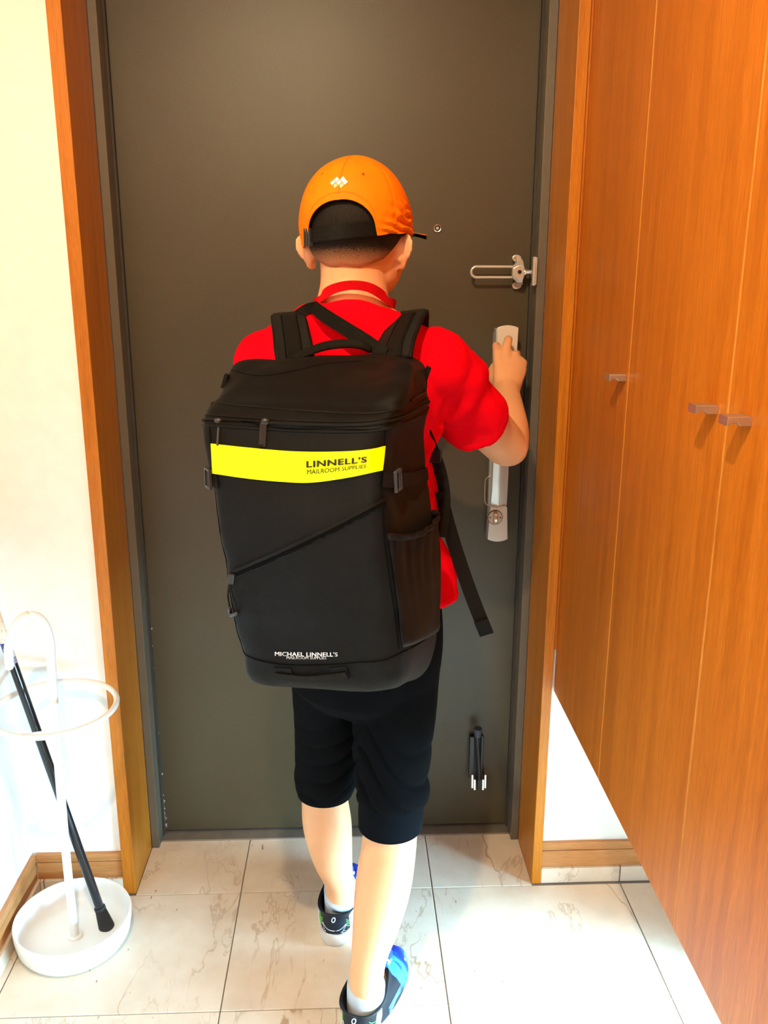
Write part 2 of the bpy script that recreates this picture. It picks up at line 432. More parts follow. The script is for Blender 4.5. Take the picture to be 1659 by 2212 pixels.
# baseboards on a stone plinth
def basebd(name, x0, x1, horizontal=True, y0=None, y1=None, m_='base'):
    bm = bmesh.new()
    if horizontal:
        box(bm, (x0, Y0-.009, .040), (x1, Y0, .082)); box(bm, (x0, Y0-.006, .082), (x1, Y0, .0845)); box(bm, (x0, Y0-.010, .0845), (x1, Y0, .104))
    else:
        box(bm, (x0, y0, .040), (x0+.009, y1, .082)); box(bm, (x0, y0, .082), (x0+.006, y1, .0845)); box(bm, (x0, y0, .0845), (x0+.010, y1, .104))
    o = fin(name, bm, M[m_], bevel=.001); tag(o, kind='structure'); return o
b1 = basebd('baseboard_left', WX+.0101, -.0418)
b2 = basebd('baseboard_right', .9213, RX)
b3 = basebd('baseboard_side', WX, 0, False, YB, Y0-.0101, 'base2')
def plinth(x0, x1, y0, y1, par):
    bm = bmesh.new(); box(bm, (x0, y0, .0004), (x1, y1, .0396)); fin('plinth_stone', bm, M['tile'], par, bevel=.001)
plinth(WX+.0165, -.222, Y0-.0155, Y0, b1); plinth(-.2195, -.0418, Y0-.0155, Y0, b1)
plinth(.9213, 1.106, Y0-.0155, Y0, b2); plinth(1.1085, RX, Y0-.0155, Y0, b2)
yy = Y0
for k in range(8):
    plinth(WX, WX+.0155, yy-.44, yy-.0015, b3); yy -= .4415

# ---------------------------------------------------------------- entrance door
# steel frame
bm = bmesh.new()
for s, x0, xf, x1 in ((-1, -.0145, .0035, .0005), (1, .8990, .8810, .8795)):
    a, b = min(x0, xf), max(x0, xf); box(bm, (a, -.056, 0), (b, .03, 2.06))
    c, d = (0.0035, .0005) if s < 0 else (.8810, .8795)
box(bm, (-.0145, -.056, 2.06), (.8990, .03, 2.0995))
tag(fin('trim_4', bm, M['frame'], bevel=.001), kind='structure')
bm = bmesh.new()
box(bm, (.0036, -.012, .008), (.0085, .0, 2.055)); box(bm, (.8755, -.012, .008), (.8809, .0, 2.055))
seal = fin('trim_5', bm, M['seal']); tag(seal, kind='structure')
bm = bmesh.new()
prism(bm, [(.0040, -.030, -.003), (.0040, -.030, .0035), (.0040, -.001, .0062), (.0040, .03, .0062), (.0040, .03, -.003)], (.8766, 0, 0))
box(bm, (.0040, -.0325, -.003), (.8806, -.0305, .0042))
tag(fin('trim_6', bm, M['sill'], bevel=.0006), kind='structure')
bm = bmesh.new(); box(bm, (.0045, .0005, .010), (.8805, .042, 2.052))
door = fin('door_1', bm, M['door'], bevel=.001); tag(door, kind='structure')
# paint chips along the lower hinge edge
bm = bmesh.new(); rnd = random.Random(3)
for k in range(26):
    x = .0075+abs(rnd.gauss(0, .0025)); z = .02+abs(rnd.gauss(0, .05))
    if k % 5 == 0: z = rnd.uniform(.1, .6)
    c = V((x, -.0001, z)); n_ = 6; r = rnd.uniform(.0008, .0028)
    prism(bm, [c+V((r*math.cos(a*math.pi/3)*rnd.uniform(.6, 1), 0, r*1.5*math.sin(a*math.pi/3)*rnd.uniform(.6, 1))) for a in range(6)], (0, .0008, 0))
fin('paint_chips', bm, plain('chipped_paint', (.42, .38, .32), .8), door)

# peephole
bm = bmesh.new()
def ycyl(bm, x, z, y0, y1, r0, r1=None, seg=28, cap=True):
    r1 = r0 if r1 is None else r1
    bridge(bm, [[V((x+r*math.cos(2*math.pi*k/seg), y, z+r*math.sin(2*math.pi*k/seg))) for k in range(seg)] for y, r in ((y0, r0), (y1, r1))], True, cap, cap)
PH = at(945, 493, -.002)
bridge(bm, [[V((PH.x+r*math.cos(2*math.pi*k/32), y, PH.z+r*math.sin(2*math.pi*k/32))) for k in range(32)] for r, y in ((.0088, 0), (.0088, -.002), (.0078, -.0032), (.0062, -.0028), (.0058, -.001))], True, False, False)
ph = fin('peephole', bm, M['chrome'], door, auto=40); tag(ph, 'round metal peephole')
bm = bmesh.new(); ycyl(bm, PH.x, PH.z, -.0009, 0, .006); fin('bezel', bm, M['black'], ph)
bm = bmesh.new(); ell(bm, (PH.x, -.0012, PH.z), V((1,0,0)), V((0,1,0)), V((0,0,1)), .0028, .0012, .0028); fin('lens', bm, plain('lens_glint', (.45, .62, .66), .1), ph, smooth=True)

# long push-pull handle with thumb turn
HX = .8225
def rrect(cx, cz0, cz1, w0, w1, bow, y, n=10):
    """outline in the x-z plane: w0 half width at bottom, w1 at top, bowed ends"""
    pts = [V((cx-w0+2*w0*k/n, y, cz0-bow*(1-((k/n)*2-1)**2))) for k in range(n+1)]
    pts += [V((cx+w1-2*w1*k/n, y, cz1+bow*(1-((k/n)*2-1)**2))) for k in range(n+1)]
    return pts
bm = bmesh.new(); prism(bm, rrect(HX, .792, 1.252, .0215, .0225, .006, -.016), (0, .0158, 0))
hd = fin('door_handle', bm, M['silverdark'], door, bevel=.002); tag(hd, 'long vertical satin silver push-pull handle')
# front bar, faceted: three facets
bm = bmesh.new()
rings = []
for z, hw, yf, tw in ((.866, .0185, -.040, .4), (.90, .018, -.046, .3), (1.0, .0175, -.052, .1), (1.1, .018, -.055, -.1), (1.2, .0215, -.054, -.3), (1.262, .0225, -.050, -.5)):
    rings.append([V((HX-hw, -.017, z)), V((HX-hw, yf+.010, z)), V((HX-hw*.35+tw*.006, yf, z)), V((HX+hw*.98, yf+.003, z)), V((HX+hw, -.017, z))])
bridge(bm, rings)
bar = fin('grip_bar', bm, M['silver'], hd, auto=20, bevel=.0012)
bm = bmesh.new(); prism(bm, rrect(HX+.001, 1.180, 1.264, .0215, .0228, .005, -.056), (0, .004, 0))
fin('top_plate', bm, plain('lit_silver', (.78, .72, .62), .35, .25, var=.02), hd, bevel=.001)  # cream tone paints the warm light on the silver top cap into its colour
bm = bmesh.new(); prism(bm, rrect(HX-.001, .787, .863, .0235, .0195, .006, -.040), (0, .030, 0))
lp = fin('lock_plate', bm, M['silver'], hd, bevel=.001)
bm = bmesh.new()
tz = at(1070, 1118, -.042)
ycyl(bm, tz.x, tz.z, -.0412, -.0395, .0172, .0172, 40); fin('turn_rim', bm, M['black'], hd)
bm = bmesh.new(); ycyl(bm, tz.x, tz.z, -.0422, -.0395, .0158, .0162, 40); fin('turn_disc', bm, M['bronze'], hd, auto=40)
bm = bmesh.new()
prism(bm, [V((tz.x+s*.0042, -.0422-.011*math.cos(a), tz.z+.0148*math.sin(a))) for s, a in [(1, -1.5+3*k/12) for k in range(13)]], (-.0084, 0, 0))
fin('thumb_turn', bm, M['bronze'], hd, auto=30, bevel=.0015)
for s in (-1, 1):
    bm = bmesh.new(); ycyl(bm, tz.x+s*.0118, tz.z, -.0429, -.042, .0018); fin('screw', bm, M['black'], hd)
# side catch loop at the left of the bar
bm = bmesh.new()
tube(bm, [at(1060, 1027, -.03), at(1049, 1036, -.03), at(1047.5, 1060, -.03), at(1048, 1084, -.03), at(1055, 1092, -.036), at(1072, 1096, -.0415), at(1092, 1092, -.0415)], .0011, seg=8, sub=3)
fin('side_catch', bm, M['bronze'], hd, smooth=True)

# door guard
G = at(1155, 585, -.056)
gx = at(1122, 587, -.035).x; gz = at(1100, 587, -.035).z
guard = empty('door_guard', (gx, -.02, gz-.03))
tag(guard, 'silver swing bar door guard above the long handle at the right door edge', 'door guard')
tipx = at(1018, 588, -.034).x; endx = at(1108, 588, -.034).x
bm = bmesh.new(); hw = .0098
top = at(1060, 576, -.034).z; bot = at(1060, 599, -.034).z; mz = (top+bot)/2; hw = (top-bot)/2
path = [V((endx, -.034, mz+hw))] + [V((tipx+hw+ (endx-tipx-hw)*(1-k/6), -.034, mz+hw)) for k in range(1, 6)]
path += [V((tipx+hw-hw*math.sin(a), -.034, mz+hw*math.cos(a))) for a in [math.pi*k/8 for k in range(9)]]
path += [V((tipx+hw+(endx-tipx-hw)*k/6, -.034, mz-hw)) for k in range(1, 7)]
tube(bm, path, (.0030, .0036) and [(.0036, .0030)]*len(path), ref=V((0, 1, 0)), seg=12, sub=2)
fin('swing_bar', bm, M['silver'], guard, smooth=True)
# fork block: hexagonal, faceted
bm = bmesh.new()
def hexo(y, s):
    c = V(((endx+at(1131, 587, -.034).x)/2, y, mz)); hx = (at(1131, 587, -.034).x-endx)/2
    return [c+V((-hx-.002, 0, hw*1.1*s)), c+V((-hx*.1, 0, hw*2.05*s)), c+V((hx*.8, 0, hw*2.05*s)), c+V((hx, 0, hw*1.3*s)), c+V((hx, 0, -hw*1.3*s)), c+V((hx*.8, 0, -hw*2.05*s)), c+V((-hx*.1, 0, -hw*2.05*s)), c+V((-hx-.002, 0, -hw*1.1*s))]
bridge(bm, [hexo(-.028, 1), hexo(-.038, 1), hexo(-.044, .6)])
fk = fin('fork_block', bm, M['silver'], guard, auto=15, bevel=.0008)
bm = bmesh.new(); ycyl(bm, fk.data.vertices[0].co.x*0+(endx+at(1131, 587, -.034).x)/2+.001, mz, -.0455, -.043, .0042, .0042, 20); fin('screw', bm, M['black'], guard)
# ears screwed on the door leaf
for vv, s in ((558, 1), (617, -1)):
    c = at(1115, vv, -.008)
    bm = bmesh.new()
    prism(bm, [V((c.x+.010*math.cos(a)*(1.1 if math.cos(a) > 0 else .9), -.012, c.z+s*.0075*math.sin(a))) for a in [2*math.pi*k/20 for k in range(20)]], (0, .0118, 0))
    box(bm, (c.x-.002, -.026, min(c.z-s*.002, c.z-s*.014)), (c.x+.011, -.0005, max(c.z-s*.002, c.z-s*.014)))
    fin('catch_ear', bm, M['silver'], guard, bevel=.0012)
    bm = bmesh.new(); ycyl(bm, c.x-.003, c.z, -.0128, -.0115, .0028, .0028, 14); fin('screw', bm, M['bronze'], guard)
# hinge pin and plate on the frame
px_ = at(1152, 586, -.058).x; zt = at(1155, 555, -.06).z; zb_ = at(1148, 617, -.06).z
bm = bmesh.new(); tube(bm, [(at(1131, 588, -.034).x-.003, -.036, mz), (px_+.002, -.050, mz)], .0045, seg=14, sub=2)
tube(bm, [(at(1133, 588, -.034).x-.002, -.036, mz), (at(1133, 588, -.034).x+.001, -.037, mz)], .0078, seg=16, sub=2)
fin('hinge_pin', bm, M['chrome'], guard, smooth=True)
bm = bmesh.new(); box(bm, (px_-.003, -.070, zb_), (px_+.003, -.0565, zt)); box(bm, (px_+.0035, -.068, zb_+.002), (px_+.006, -.0565, zt-.001))
fin('hinge_plate', bm, M['silver'], guard, bevel=.0008)

# foot-operated door stop near the bottom of the door leaf
DS = at(1033, 1640, -.02)
stop = empty('door_stopper', (DS.x, -.01, at(1033, 1708, -.02).z)); tag(stop, 'small black folded door stopper with silver bracket low on the grey door', 'door stopper')
def atz(u, v, y): return at(u, v, y)
bm = bmesh.new()
for (u0, u1, v0, v1, ya, yb) in ((1013, 1025.5, 1592, 1680, -.016, -.001), (1037, 1044.5, 1590, 1678, -.016, -.001)):
    a = at(u0, v1, ya); b = at(u1, v0, ya); box(bm, (a.x, ya, a.z), (b.x, yb, b.z))
a = at(1013, 1680, -.004); b = at(1046, 1592, -.004); box(bm, (a.x, -.005, a.z), (b.x, -.0008, b.z))
fin('channel', bm, M['black'], stop, bevel=.001)
bm = bmesh.new(); tube(bm, [at(1031, 1590, -.030), at(1034, 1640, -.026), at(1036.5, 1690, -.022)], .0048, seg=14, sub=2)
fin('leg', bm, M['black'], stop, smooth=True)
bm = bmesh.new(); tube(bm, [at(1033, 1573, -.034), at(1032, 1590, -.030)], [.0098, .0088], seg=24, sub=2, dome=False)
fin('foot_pad', bm, M['dgrey'], stop, auto=50, bevel=.0012)
for u, u2 in ((1021, 1026), (1049, 1044)):
    for k, (uu, vb) in enumerate(((u, 1704), (u2, 1708))):
        a = at(uu-2.5, vb, -.03); b = at(uu+2.5, 1680+k*10, -.03)
        bm = bmesh.new(); prism(bm, [V((a.x, -.028, a.z)), V((a.x, -.024, b.z+.004)), V((a.x, -.006, b.z+.008)), V((a.x, -.001, b.z+.006)), V((a.x, -.001, a.z+.004)), V((a.x, -.02, a.z-.001))], (b.x-a.x, 0, 0))
        fin('bracket', bm, M['chrome'], stop, bevel=.0006)
bm = bmesh.new(); a = at(1031, 1706, -.024); b = at(1041.5, 1683, -.024); box(bm, (a.x, -.028, a.z), (b.x, -.012, b.z)); fin('pivot', bm, M['black'], stop, bevel=.001)

# ---------------------------------------------------------------- shoe cabinet
CXF = .928; CB = .4888
cabn = empty('shoe_cabinet', (1.16, -1.1, CB)); tag(cabn, 'tall orange wood wall-hung shoe cabinet to the right of the entrance door', 'cabinet')
bm = bmesh.new(); box(bm, (CXF+.0215, -2.05, CB+.003), (RX-.001, Y0-.003, 2.32)); fin('body', bm, M['cab'], cabn, bevel=.001)
ey = [Y0-.003, -.560, -.932, -1.304, -1.676, -2.05]
def pull(y, z, par):
    # flat tab pull: plate bent with a small notch beneath
    bm = bmesh.new()
    prof = [(0, .0052), (-.0280, .0052), (-.0280, -.0052), (-.0245, -.0052), (-.0235, -.0016), (-.017, -.0014), (-.0125, -.0052), (0, -.0052)]
    hy = .0125
    prism(bm, [V((CXF+a, y-hy, z+b)) for a, b in prof], (0, 2*hy, 0))
    o = fin('handle', bm, M['bronze'], par, bevel=.0007); tag(o, 'small square nickel tab pull')
for k in range(5):
    y1, y0 = ey[k]-.0008, ey[k+1]+.0008
    bm = bmesh.new(); box(bm, (CXF, y0+.0012, CB), (CXF+.020, y1-.0012, 2.32))
    d = fin('door', bm, M['cab'], cabn, bevel=.0008)
    bm = bmesh.new(); box(bm, (CXF+.0004, y0, CB+.0002), (CXF+.0198, y0+.0012, 2.3195)); box(bm, (CXF+.0004, y1-.0012, CB+.0002), (CXF+.0198, y1, 2.3195))
    fin('edge_band', bm, M['edge'], d)
    hy = {0: ey[1]+.022, 1: ey[2]+.038, 2: ey[2]-.052, 3: ey[4]+.035, 4: ey[4]-.05}[k]
    pull(hy, 1.2105, d)

bm = bmesh.new(); box(bm, (.9215, Y0-.0085, CB+.10), (CXF-.0004, Y0-.0003, 2.32)); fin('filler_strip', bm, M['cab'], cabn)

# ---------------------------------------------------------------- umbrella stand
ux, uy = -.110, -.362
st = empty('umbrella_stand', (ux, uy, 0)); tag(st, 'white umbrella stand with round ceramic base, ring and crook-topped pole', 'umbrella stand')
bm = bmesh.new()
lathe(bm, (ux, uy, 0), [(.060, .0), (.092, .0), (.106, .006), (.114, .020), (.1185, .045), (.1195, .062), (.118, .0655), (.1145, .0650), (.112, .058), (.108, .030), (.098, .014), (.070, .0095), (.022, .0105), (.012, .0105)], 72)
fin('bowl', bm, M['ceramic'], st, auto=60)
bm = bmesh.new()
pr_ = .0086
pole = [V((ux, uy, .010)), V((ux, uy, .2)), V((ux+.005, uy, .45)), V((ux+.010, uy, .62)), V((ux+.013, uy, .69)), V((ux+.004, uy-.004, .732)), V((ux-.020, uy-.008, .745)), V((ux-.045, uy-.012, .725)), V((ux-.060, uy-.014, .685)), V((ux-.0625, uy-.016, .645))]
tube(bm, pole, pr_, seg=20, sub=5)
fin('pole', bm, M['whitemetal'], st, smooth=True)
bm = bmesh.new(); lathe(bm, (ux, uy, 0), [(.0155, .0106), (.0155, .014), (.011, .016), (.009, .016)], 32); fin('collar', bm, M['whitemetal'], st, auto=40)
rc = at(119, 1528, uy); rr_ = .1165
bm = bmesh.new(); tube(bm, [V((rc.x+rr_*math.cos(a), uy+rr_*math.sin(a), rc.z)) for a in [2*math.pi*k/24 for k in range(24)]], .0058, ref=V((0, 0, 1)), seg=12, sub=3, closed=True)
fin('ring', bm, M['whitemetal'], st, smooth=True)
bm = bmesh.new()
tube(bm, [V((ux+.007, uy, rc.z-.055)), V((ux-.01, uy-.03, rc.z-.04)), V((rc.x-.040, uy-.109, rc.z-.003))], .0050, seg=10, sub=4)
fin('ring_bracket', bm, M['whitemetal'], st, smooth=True)

# black walking stick leaning in the stand
cy_ = -.335
tipp = at(231, 2004, cy_); upp = at(14, 1395, cy_); dr = (upp-tipp).normalized()
tipp = tipp + V((0, 0, 0))
stick = empty('walking_stick', tipp); tag(stick, 'black walking stick with rubber tip and paper sticker, leaning in the white stand', 'walking stick')
bm = bmesh.new(); tube(bm, [tipp+dr*.03, tipp+dr*.3, tipp+dr*.72, tipp+dr*.88], .0092, seg=20, sub=2)
fin('shaft', bm, M['cane'], stick, smooth=True)
bm = bmesh.new(); tube(bm, [tipp-dr*.004, tipp+dr*.004, tipp+dr*.03, tipp+dr*.052], [.0165, .0165, .0135, .0105], seg=24, sub=3, dome=False)
tube(bm, [tipp+dr*.048, tipp+dr*.054], .0118, seg=20, sub=1, dome=False)
fin('rubber_tip', bm, M['rubber'], stick, smooth=True)
top = tipp+dr*.88
bm = bmesh.new(); tube(bm, [top-dr*.005, top+dr*.02, top+V((-.005, -.012, .04)), top+V((-.0, -.05, .035)), top+V((.0, -.09, .028))], .0115, seg=16, sub=4); fin('handle', bm, M['cane'], stick, smooth=True)
L0 = (at(26, 1432, cy_)-tipp).dot(dr)
bm = bmesh.new(); tube(bm, [tipp+dr*L0, tipp+dr*(L0+.12)], .0098, seg=24, sub=1, dome=False); stk = fin('sticker', bm, M['sticker'], stick, smooth=True)
q = dr.cross(V((0, 1, 0))).normalized(); fr_ = (CAM-upp).normalized(); fr_ = (fr_-dr*fr_.dot(dr)).normalized(); sd = dr.cross(fr_)
def wrap(bm, l0, l1, a0, a1, r=.0100, n=8):
    rings = []
    for l in (l0, l1):
        rings.append([tipp+dr*(L0+l)+fr_*r*math.cos(a0+(a1-a0)*k/n)+sd*r*math.sin(a0+(a1-a0)*k/n) for k in range(n+1)])
    bridge(bm, rings, False)
bm = bmesh.new(); wrap(bm, .024, .046, -1.3, 1.1); fin('blue_band', bm, M['stickerblue'], stick, smooth=True)
bm = bmesh.new()
for k in range(3): wrap(bm, .0265+k*.0032, .028+k*.0032, -.9, .7, .0101)
wrap(bm, .038, .0435, .5, .95, .0101)
fin('white_lines', bm, M['inkwhite'], stick)
bm = bmesh.new(); wrap(bm, .0105, .0125, -1.2, 1.2)
for k in range(5): wrap(bm, .0012+k*.0018, .0022+k*.0018, -1.1, 1.1)
fin('purple_lines', bm, M['stickerink'], stick)
bm = bmesh.new(); rnd = random.Random(5)
for k in range(26):
    l = .05+rnd.random()*.06; a = rnd.uniform(-1.2, 1.2); wrap(bm, l, l+.0016, a, a+rnd.uniform(.06, .16), .0100, 2)
fin('small_print', bm, M['stickerbrown'], stick)

#PERSON
# ---------------------------------------------------------------- the boy
BY = math.radians(20)
S = V((math.cos(BY), -math.sin(BY), 0)); F = V((math.sin(BY), math.cos(BY), 0)); Z = V((0, 0, 1)); X = V((1, 0, 0))
HYA = math.radians(15)
hS = V((math.cos(HYA), -math.sin(HYA), 0)); hF = V((math.sin(HYA), math.cos(HYA), 0))
boy = empty('person', (.49, -.42, 0))
tag(boy, 'child in an orange cap, red t-shirt and black cropped trousers, seen from behind', 'person')
HC = V((.495, -.487, 1.447))
# joints
lank = V((.455, -.352, .105)); rank = V((.505, -.600, .145))
bm = bmesh.new()
# head, jaw, neck
ell(bm, HC, hS, hF, Z, .0755, .090, .088)
ell(bm, HC+hF*.026+hS*.006-Z*.055, hS, hF, Z, .066, .062, .068)
ell(bm, HC+hF*.050-Z*.098, hS, hF, Z, .030, .030, .024)
tube(bm, [HC+hF*.086-Z*.005, HC+hF*.094-Z*.028, HC+hF*.096-Z*.036], [.006, .009, .010], sub=3, seg=12)   # nose
ell(bm, HC+hF*.078-Z*.066, hS, hF, Z, .022, .012, .010)
for s in (-1, 1):
    ell(bm, HC+hS*s*.045+hF*.052-Z*.035, hS, hF, Z, .022, .022, .022)
    # ears: shell leaning out and back
    e = HC+hS*s*.081-hF*.004-Z*.044
    out = (hS*s*.80-hF*.60).normalized(); nrm = out.cross(Z)
    upx = (Z+out*.22-hF*.15).normalized(); o2 = nrm.cross(upx)
    ell(bm, e+upx*.007, out, nrm, upx, .0165, .0046, .0235)
    ell(bm, e-upx*.015-out*.003, out, nrm, upx, .0100, .0048, .0140)
    ell(bm, e-hS*s*.009+upx*.002, out, nrm, Z, .009, .007, .018)
tube(bm, [V((.4925, -.492, 1.405)), V((.4925, -.492, 1.36)), V((.491, -.497, 1.325)), V((.489, -.500, 1.28))], [(.054, .060), (.0535, .058), (.060, .062), (.085, .066)], ref=S, seg=28)
# torso
tor = [(.498, -.485, .70, .105, .080), (.498, -.485, .80, .132, .092), (.495, -.482, .90, .122, .084), (.491, -.480, 1.00, .124, .084), (.488, -.485, 1.10, .134, .086), (.488, -.492, 1.18, .145, .082), (.489, -.497, 1.24, .148, .068), (.489, -.499, 1.275, .110, .055)]
tube(bm, [V(t[:3]) for t in tor], [(t[3], t[4]) for t in tor], ref=S, seg=36)
# legs
LL = [V((.436, -.462, .74)), V((.432, -.44, .62)), V((.427, -.395, .46)), V((.426, -.378, .40)), V((.4265, -.375, .34)), V((.431, -.378, .28)), V((.440, -.370, .20)), V((.452, -.358, .135)), V((.456, -.352, .095)), V((.457, -.345, .055))]
LR = [(.074, .078), (.055, .064), (.046, .052), (.045, .05), (.047, .050), (.0500, .052), (.042, .045), (.0315, .036), (.0315, .037), (.032, .042)]
tube(bm, LL, LR, ref=X, seg=28)
tube(bm, [V((.460, -.345, .045)), V((.470, -.30, .05)), V((.485, -.22, .032))], [(.028, .030), (.032, .028), (.034, .016)], ref=X, seg=20)
RL = [V((.560, -.500, .74)), V((.562, -.502, .62)), V((.555, -.508, .48)), V((.553, -.515, .40)), V((.552, -.520, .34)), V((.539, -.548, .265)), V((.524, -.575, .20)), V((.5115, -.594, .150)), V((.506, -.602, .105)), V((.504, -.606, .06))]
RR = [(.078, .08), (.064, .070), (.052, .056), (.050, .052), (.0515, .052), (.0525, .054), (.0435, .046), (.0335, .037), (.0320, .037), (.032, .042)]
tube(bm, RL, RR, ref=X, seg=28)
tube(bm, [V((.508, -.590, .045)), V((.527, -.545, .05)), V((.558, -.475, .032))], [(.028, .030), (.032, .028), (.034, .016)], ref=X, seg=20)
# right arm up to the handle
SH = V((.610, -.528, 1.228)); EL = V((.776, -.364, 1.064)); WR = V((.801, -.185, 1.150))
tube(bm, [SH, SH.lerp(EL, .35), SH.lerp(EL, .7), EL-V((.006, .005, -.004))], [.048, .046, .043, .039], ref=Z, seg=24)
tube(bm, [EL+V((-.001, -.002, 0)), EL.lerp(WR, .25)+V((0, 0, -.001)), EL.lerp(WR, .55), EL.lerp(WR, .85), WR], [(.0385, .037), (.0405, .039), (.0355, .034), (.0285, .027), (.0275, .0235)], ref=X, seg=24)
# palm and fingers closed on the grip
kn = [V((.790, -.132, 1.2170)), V((.8075, -.130, 1.2195)), V((.8265, -.131, 1.2110)), V((.8430, -.134, 1.1960))]
pw = [V((.792, -.178, 1.155)), V((.799, -.178, 1.157)), V((.806, -.178, 1.157)), V((.812, -.178, 1.155))]
for a, b, r in zip(pw, kn, (.0125, .0125, .0122, .0115)):
    tube(bm, [a, a.lerp(b, .5)+V((0, 0, .001)), b], [.0135, .0128, r*.86], seg=16)
tube(bm, [V((.801, -.190, 1.146)), V((.808, -.166, 1.172)), V((.8160, -.146, 1.192)), V((.8175, -.134, 1.2045))], [(.0275, .0225), (.0325, .0175), (.0345, .0150), (.0330, .0125)], ref=V((1, 0, -.28)), seg=24)
fing = [
 [kn[0], V((.791, -.106, 1.229)), V((.797, -.086, 1.2250)), V((.802, -.072, 1.2130)), V((.805, -.068, 1.203))],
 [kn[1], V((.8150, -.108, 1.2390)), V((.8190, -.088, 1.2400)), V((.8210, -.071, 1.2250)), V((.822, -.068, 1.214))],
 [kn[2], V((.8350, -.106, 1.2120)), V((.8360, -.086, 1.2090)), V((.8360, -.071, 1.2000)), V((.834, -.068, 1.192))],
 [kn[3], V((.8460, -.110, 1.1910)), V((.8450, -.092, 1.1850)), V((.8430, -.077, 1.1790)), V((.840, -.072, 1.176))]]
for f, r in zip(fing, (.0086, .0090, .0085, .0076)):
    tube(bm, f, [r*1.12, r*1.05, r*1.0, r*.92, r*.82], seg=14, sub=3)
tube(bm, [V((.789, -.168, 1.160)), V((.7820, -.140, 1.165)), V((.7840, -.108, 1.176)), V((.793, -.084, 1.186)), V((.802, -.070, 1.188))], [.0125, .0115, .0095, .0088, .0075], seg=14, sub=3)
# left arm, bent forward to hold the strap
SL = V((.352, -.455, 1.228)); E2 = V((.330, -.400, 1.030)); W2 = V((.372, -.275, 1.105))
tube(bm, [SL, SL.lerp(E2, .5), E2], [.046, .042, .036], ref=X, seg=24)
tube(bm, [E2, E2.lerp(W2, .3), E2.lerp(W2, .7), W2], [.036, .037, .031, .026], ref=X, seg=24)
k2 = [V((.372+.016*i, -.248-.004*i, 1.148-.002*i)) for i in range(4)]
for i, b in enumerate(k2):
    tube(bm, [W2+X*.006*(i-1.5), W2.lerp(b, .5)+X*.004*(i-1.5), b], [.0125, .0122, .0100], seg=14)
    tube(bm, [b, b+V((.006, -.022, .016)), b+V((.012, -.042, .008)), b+V((.012, -.048, -.008))], [.0088, .0084, .0080, .0070], seg=14, sub=3)
tube(bm, [W2+V((.018, -.004, .006)), W2+V((.040, -.016, .022)), W2+V((.052, -.036, .034))], [.0115, .0098, .0080], seg=14, sub=3)
skin = fuse('body', bm, .0032, 2, M['skin'], boy)
tag(skin, 'bare skin: head, neck, arms and calves')
# inner ear hollows
for s in (-1, 1):
    e = HC+hS*s*.083+hF*.004-Z*.042; out = (hS*s*.80-hF*.60).normalized()
    # eyes
    c = HC+hS*s*.031+hF*.0765-Z*.012
    bm = bmesh.new(); ell(bm, c, hS, hF, Z, .0125, .0105, .0065, 20, 10); ey_ = fin('eye', bm, M['eyew'], boy, smooth=True)
    bm = bmesh.new(); ell(bm, c+hF*.0070, hS, hF, Z, .0048, .0042, .0048, 16, 8); fin('iris', bm, M['eyed'], ey_, smooth=True)
    bm = bmesh.new(); tube(bm, [c+hS*.014*a+hF*(.004-.002*abs(a))+Z*(.016-.003*a*a) for a in (-1, -.3, .3, 1)], [.0014, .0022, .0022, .0012], seg=8); fin('eyebrow', bm, M['eyed'], boy, smooth=True)
bm = bmesh.new(); tube(bm, [HC+hF*.0885-Z*.068+hS*.018*a-hF*.006*a*a+Z*.001*a*a for a in (-1, -.5, 0, .5, 1)], [(.001, .001), (.0034, .003), (.0040, .0034), (.0034, .003), (.001, .001)], ref=Z, seg=12); fin('mouth', bm, M['lip'], boy, smooth=True)

# shell around the skull used by hair and cap
def shell(bm, c, ra, rb, rc, lat, thick, nth=72, nph=22, wr=None, th0=-math.pi, th1=math.pi, latmax=math.pi/2-.02):
    """lat(theta) = lower edge; theta 0 = back, + = right"""
    def pt(th, ph, k=0.):
        d = hS*math.cos(ph)*math.sin(th)*(ra+k) - hF*math.cos(ph)*math.cos(th)*(rb+k) + Z*math.sin(ph)*(rc+k)
        p = V(c)+d
        if wr: p = p + d.normalized()*wr(th, ph, p)
        return p
    outer = []; inner = []
    full = abs(th1-th0-2*math.pi) < 1e-6
    n = nth if full else nth+1
    for i in range(n):
        th = th0+(th1-th0)*i/nth; l = lat(th)
        outer.append([bm.verts.new(pt(th, l+(latmax-l)*j/nph)) for j in range(nph+1)])
        inner.append([bm.verts.new(pt(th, l+(latmax-l)*j/nph, -thick)) for j in range(nph+1)])
    for i in range(n if full else n-1):
        a = (i+1) % n
        for j in range(nph):
            bm.faces.new((outer[i][j], outer[a][j], outer[a][j+1], outer[i][j+1]))
            bm.faces.new((inner[i][j], inner[i][j+1], inner[a][j+1], inner[a][j]))
        bm.faces.new((outer[i][0], inner[i][0], inner[a][0], outer[a][0]))
        bm.faces.new((outer[i][nph], outer[a][nph], inner[a][nph], inner[i][nph]))
    if full:
        cv = bm.verts.new(sum((o[nph].co for o in outer), V())/n)
        for i in range(n): bm.faces.new((outer[i][nph], outer[(i+1) % n][nph], cv))
# hair: close crop that ends on the nape
def hlat(th):
    a = abs(th)
    if a < .45: return -.84+.05*math.cos(a*7)*.5
    if a < 1.05: return -.86+(a-.45)*.35
    if a < 1.5: return -.65+(a-1.05)*1.0
    if a < 1.9: return -.20
    return -.20+min(.5, (a-1.9)*.9)
bm = bmesh.new()
shell(bm, HC-hF*.002, .0790, .0945, .0900, hlat, .006, 120, 26)
hair = fin('hair', bm, M['hair'], boy, smooth=True); tag(hair, 'short black hair shaved to the nape')

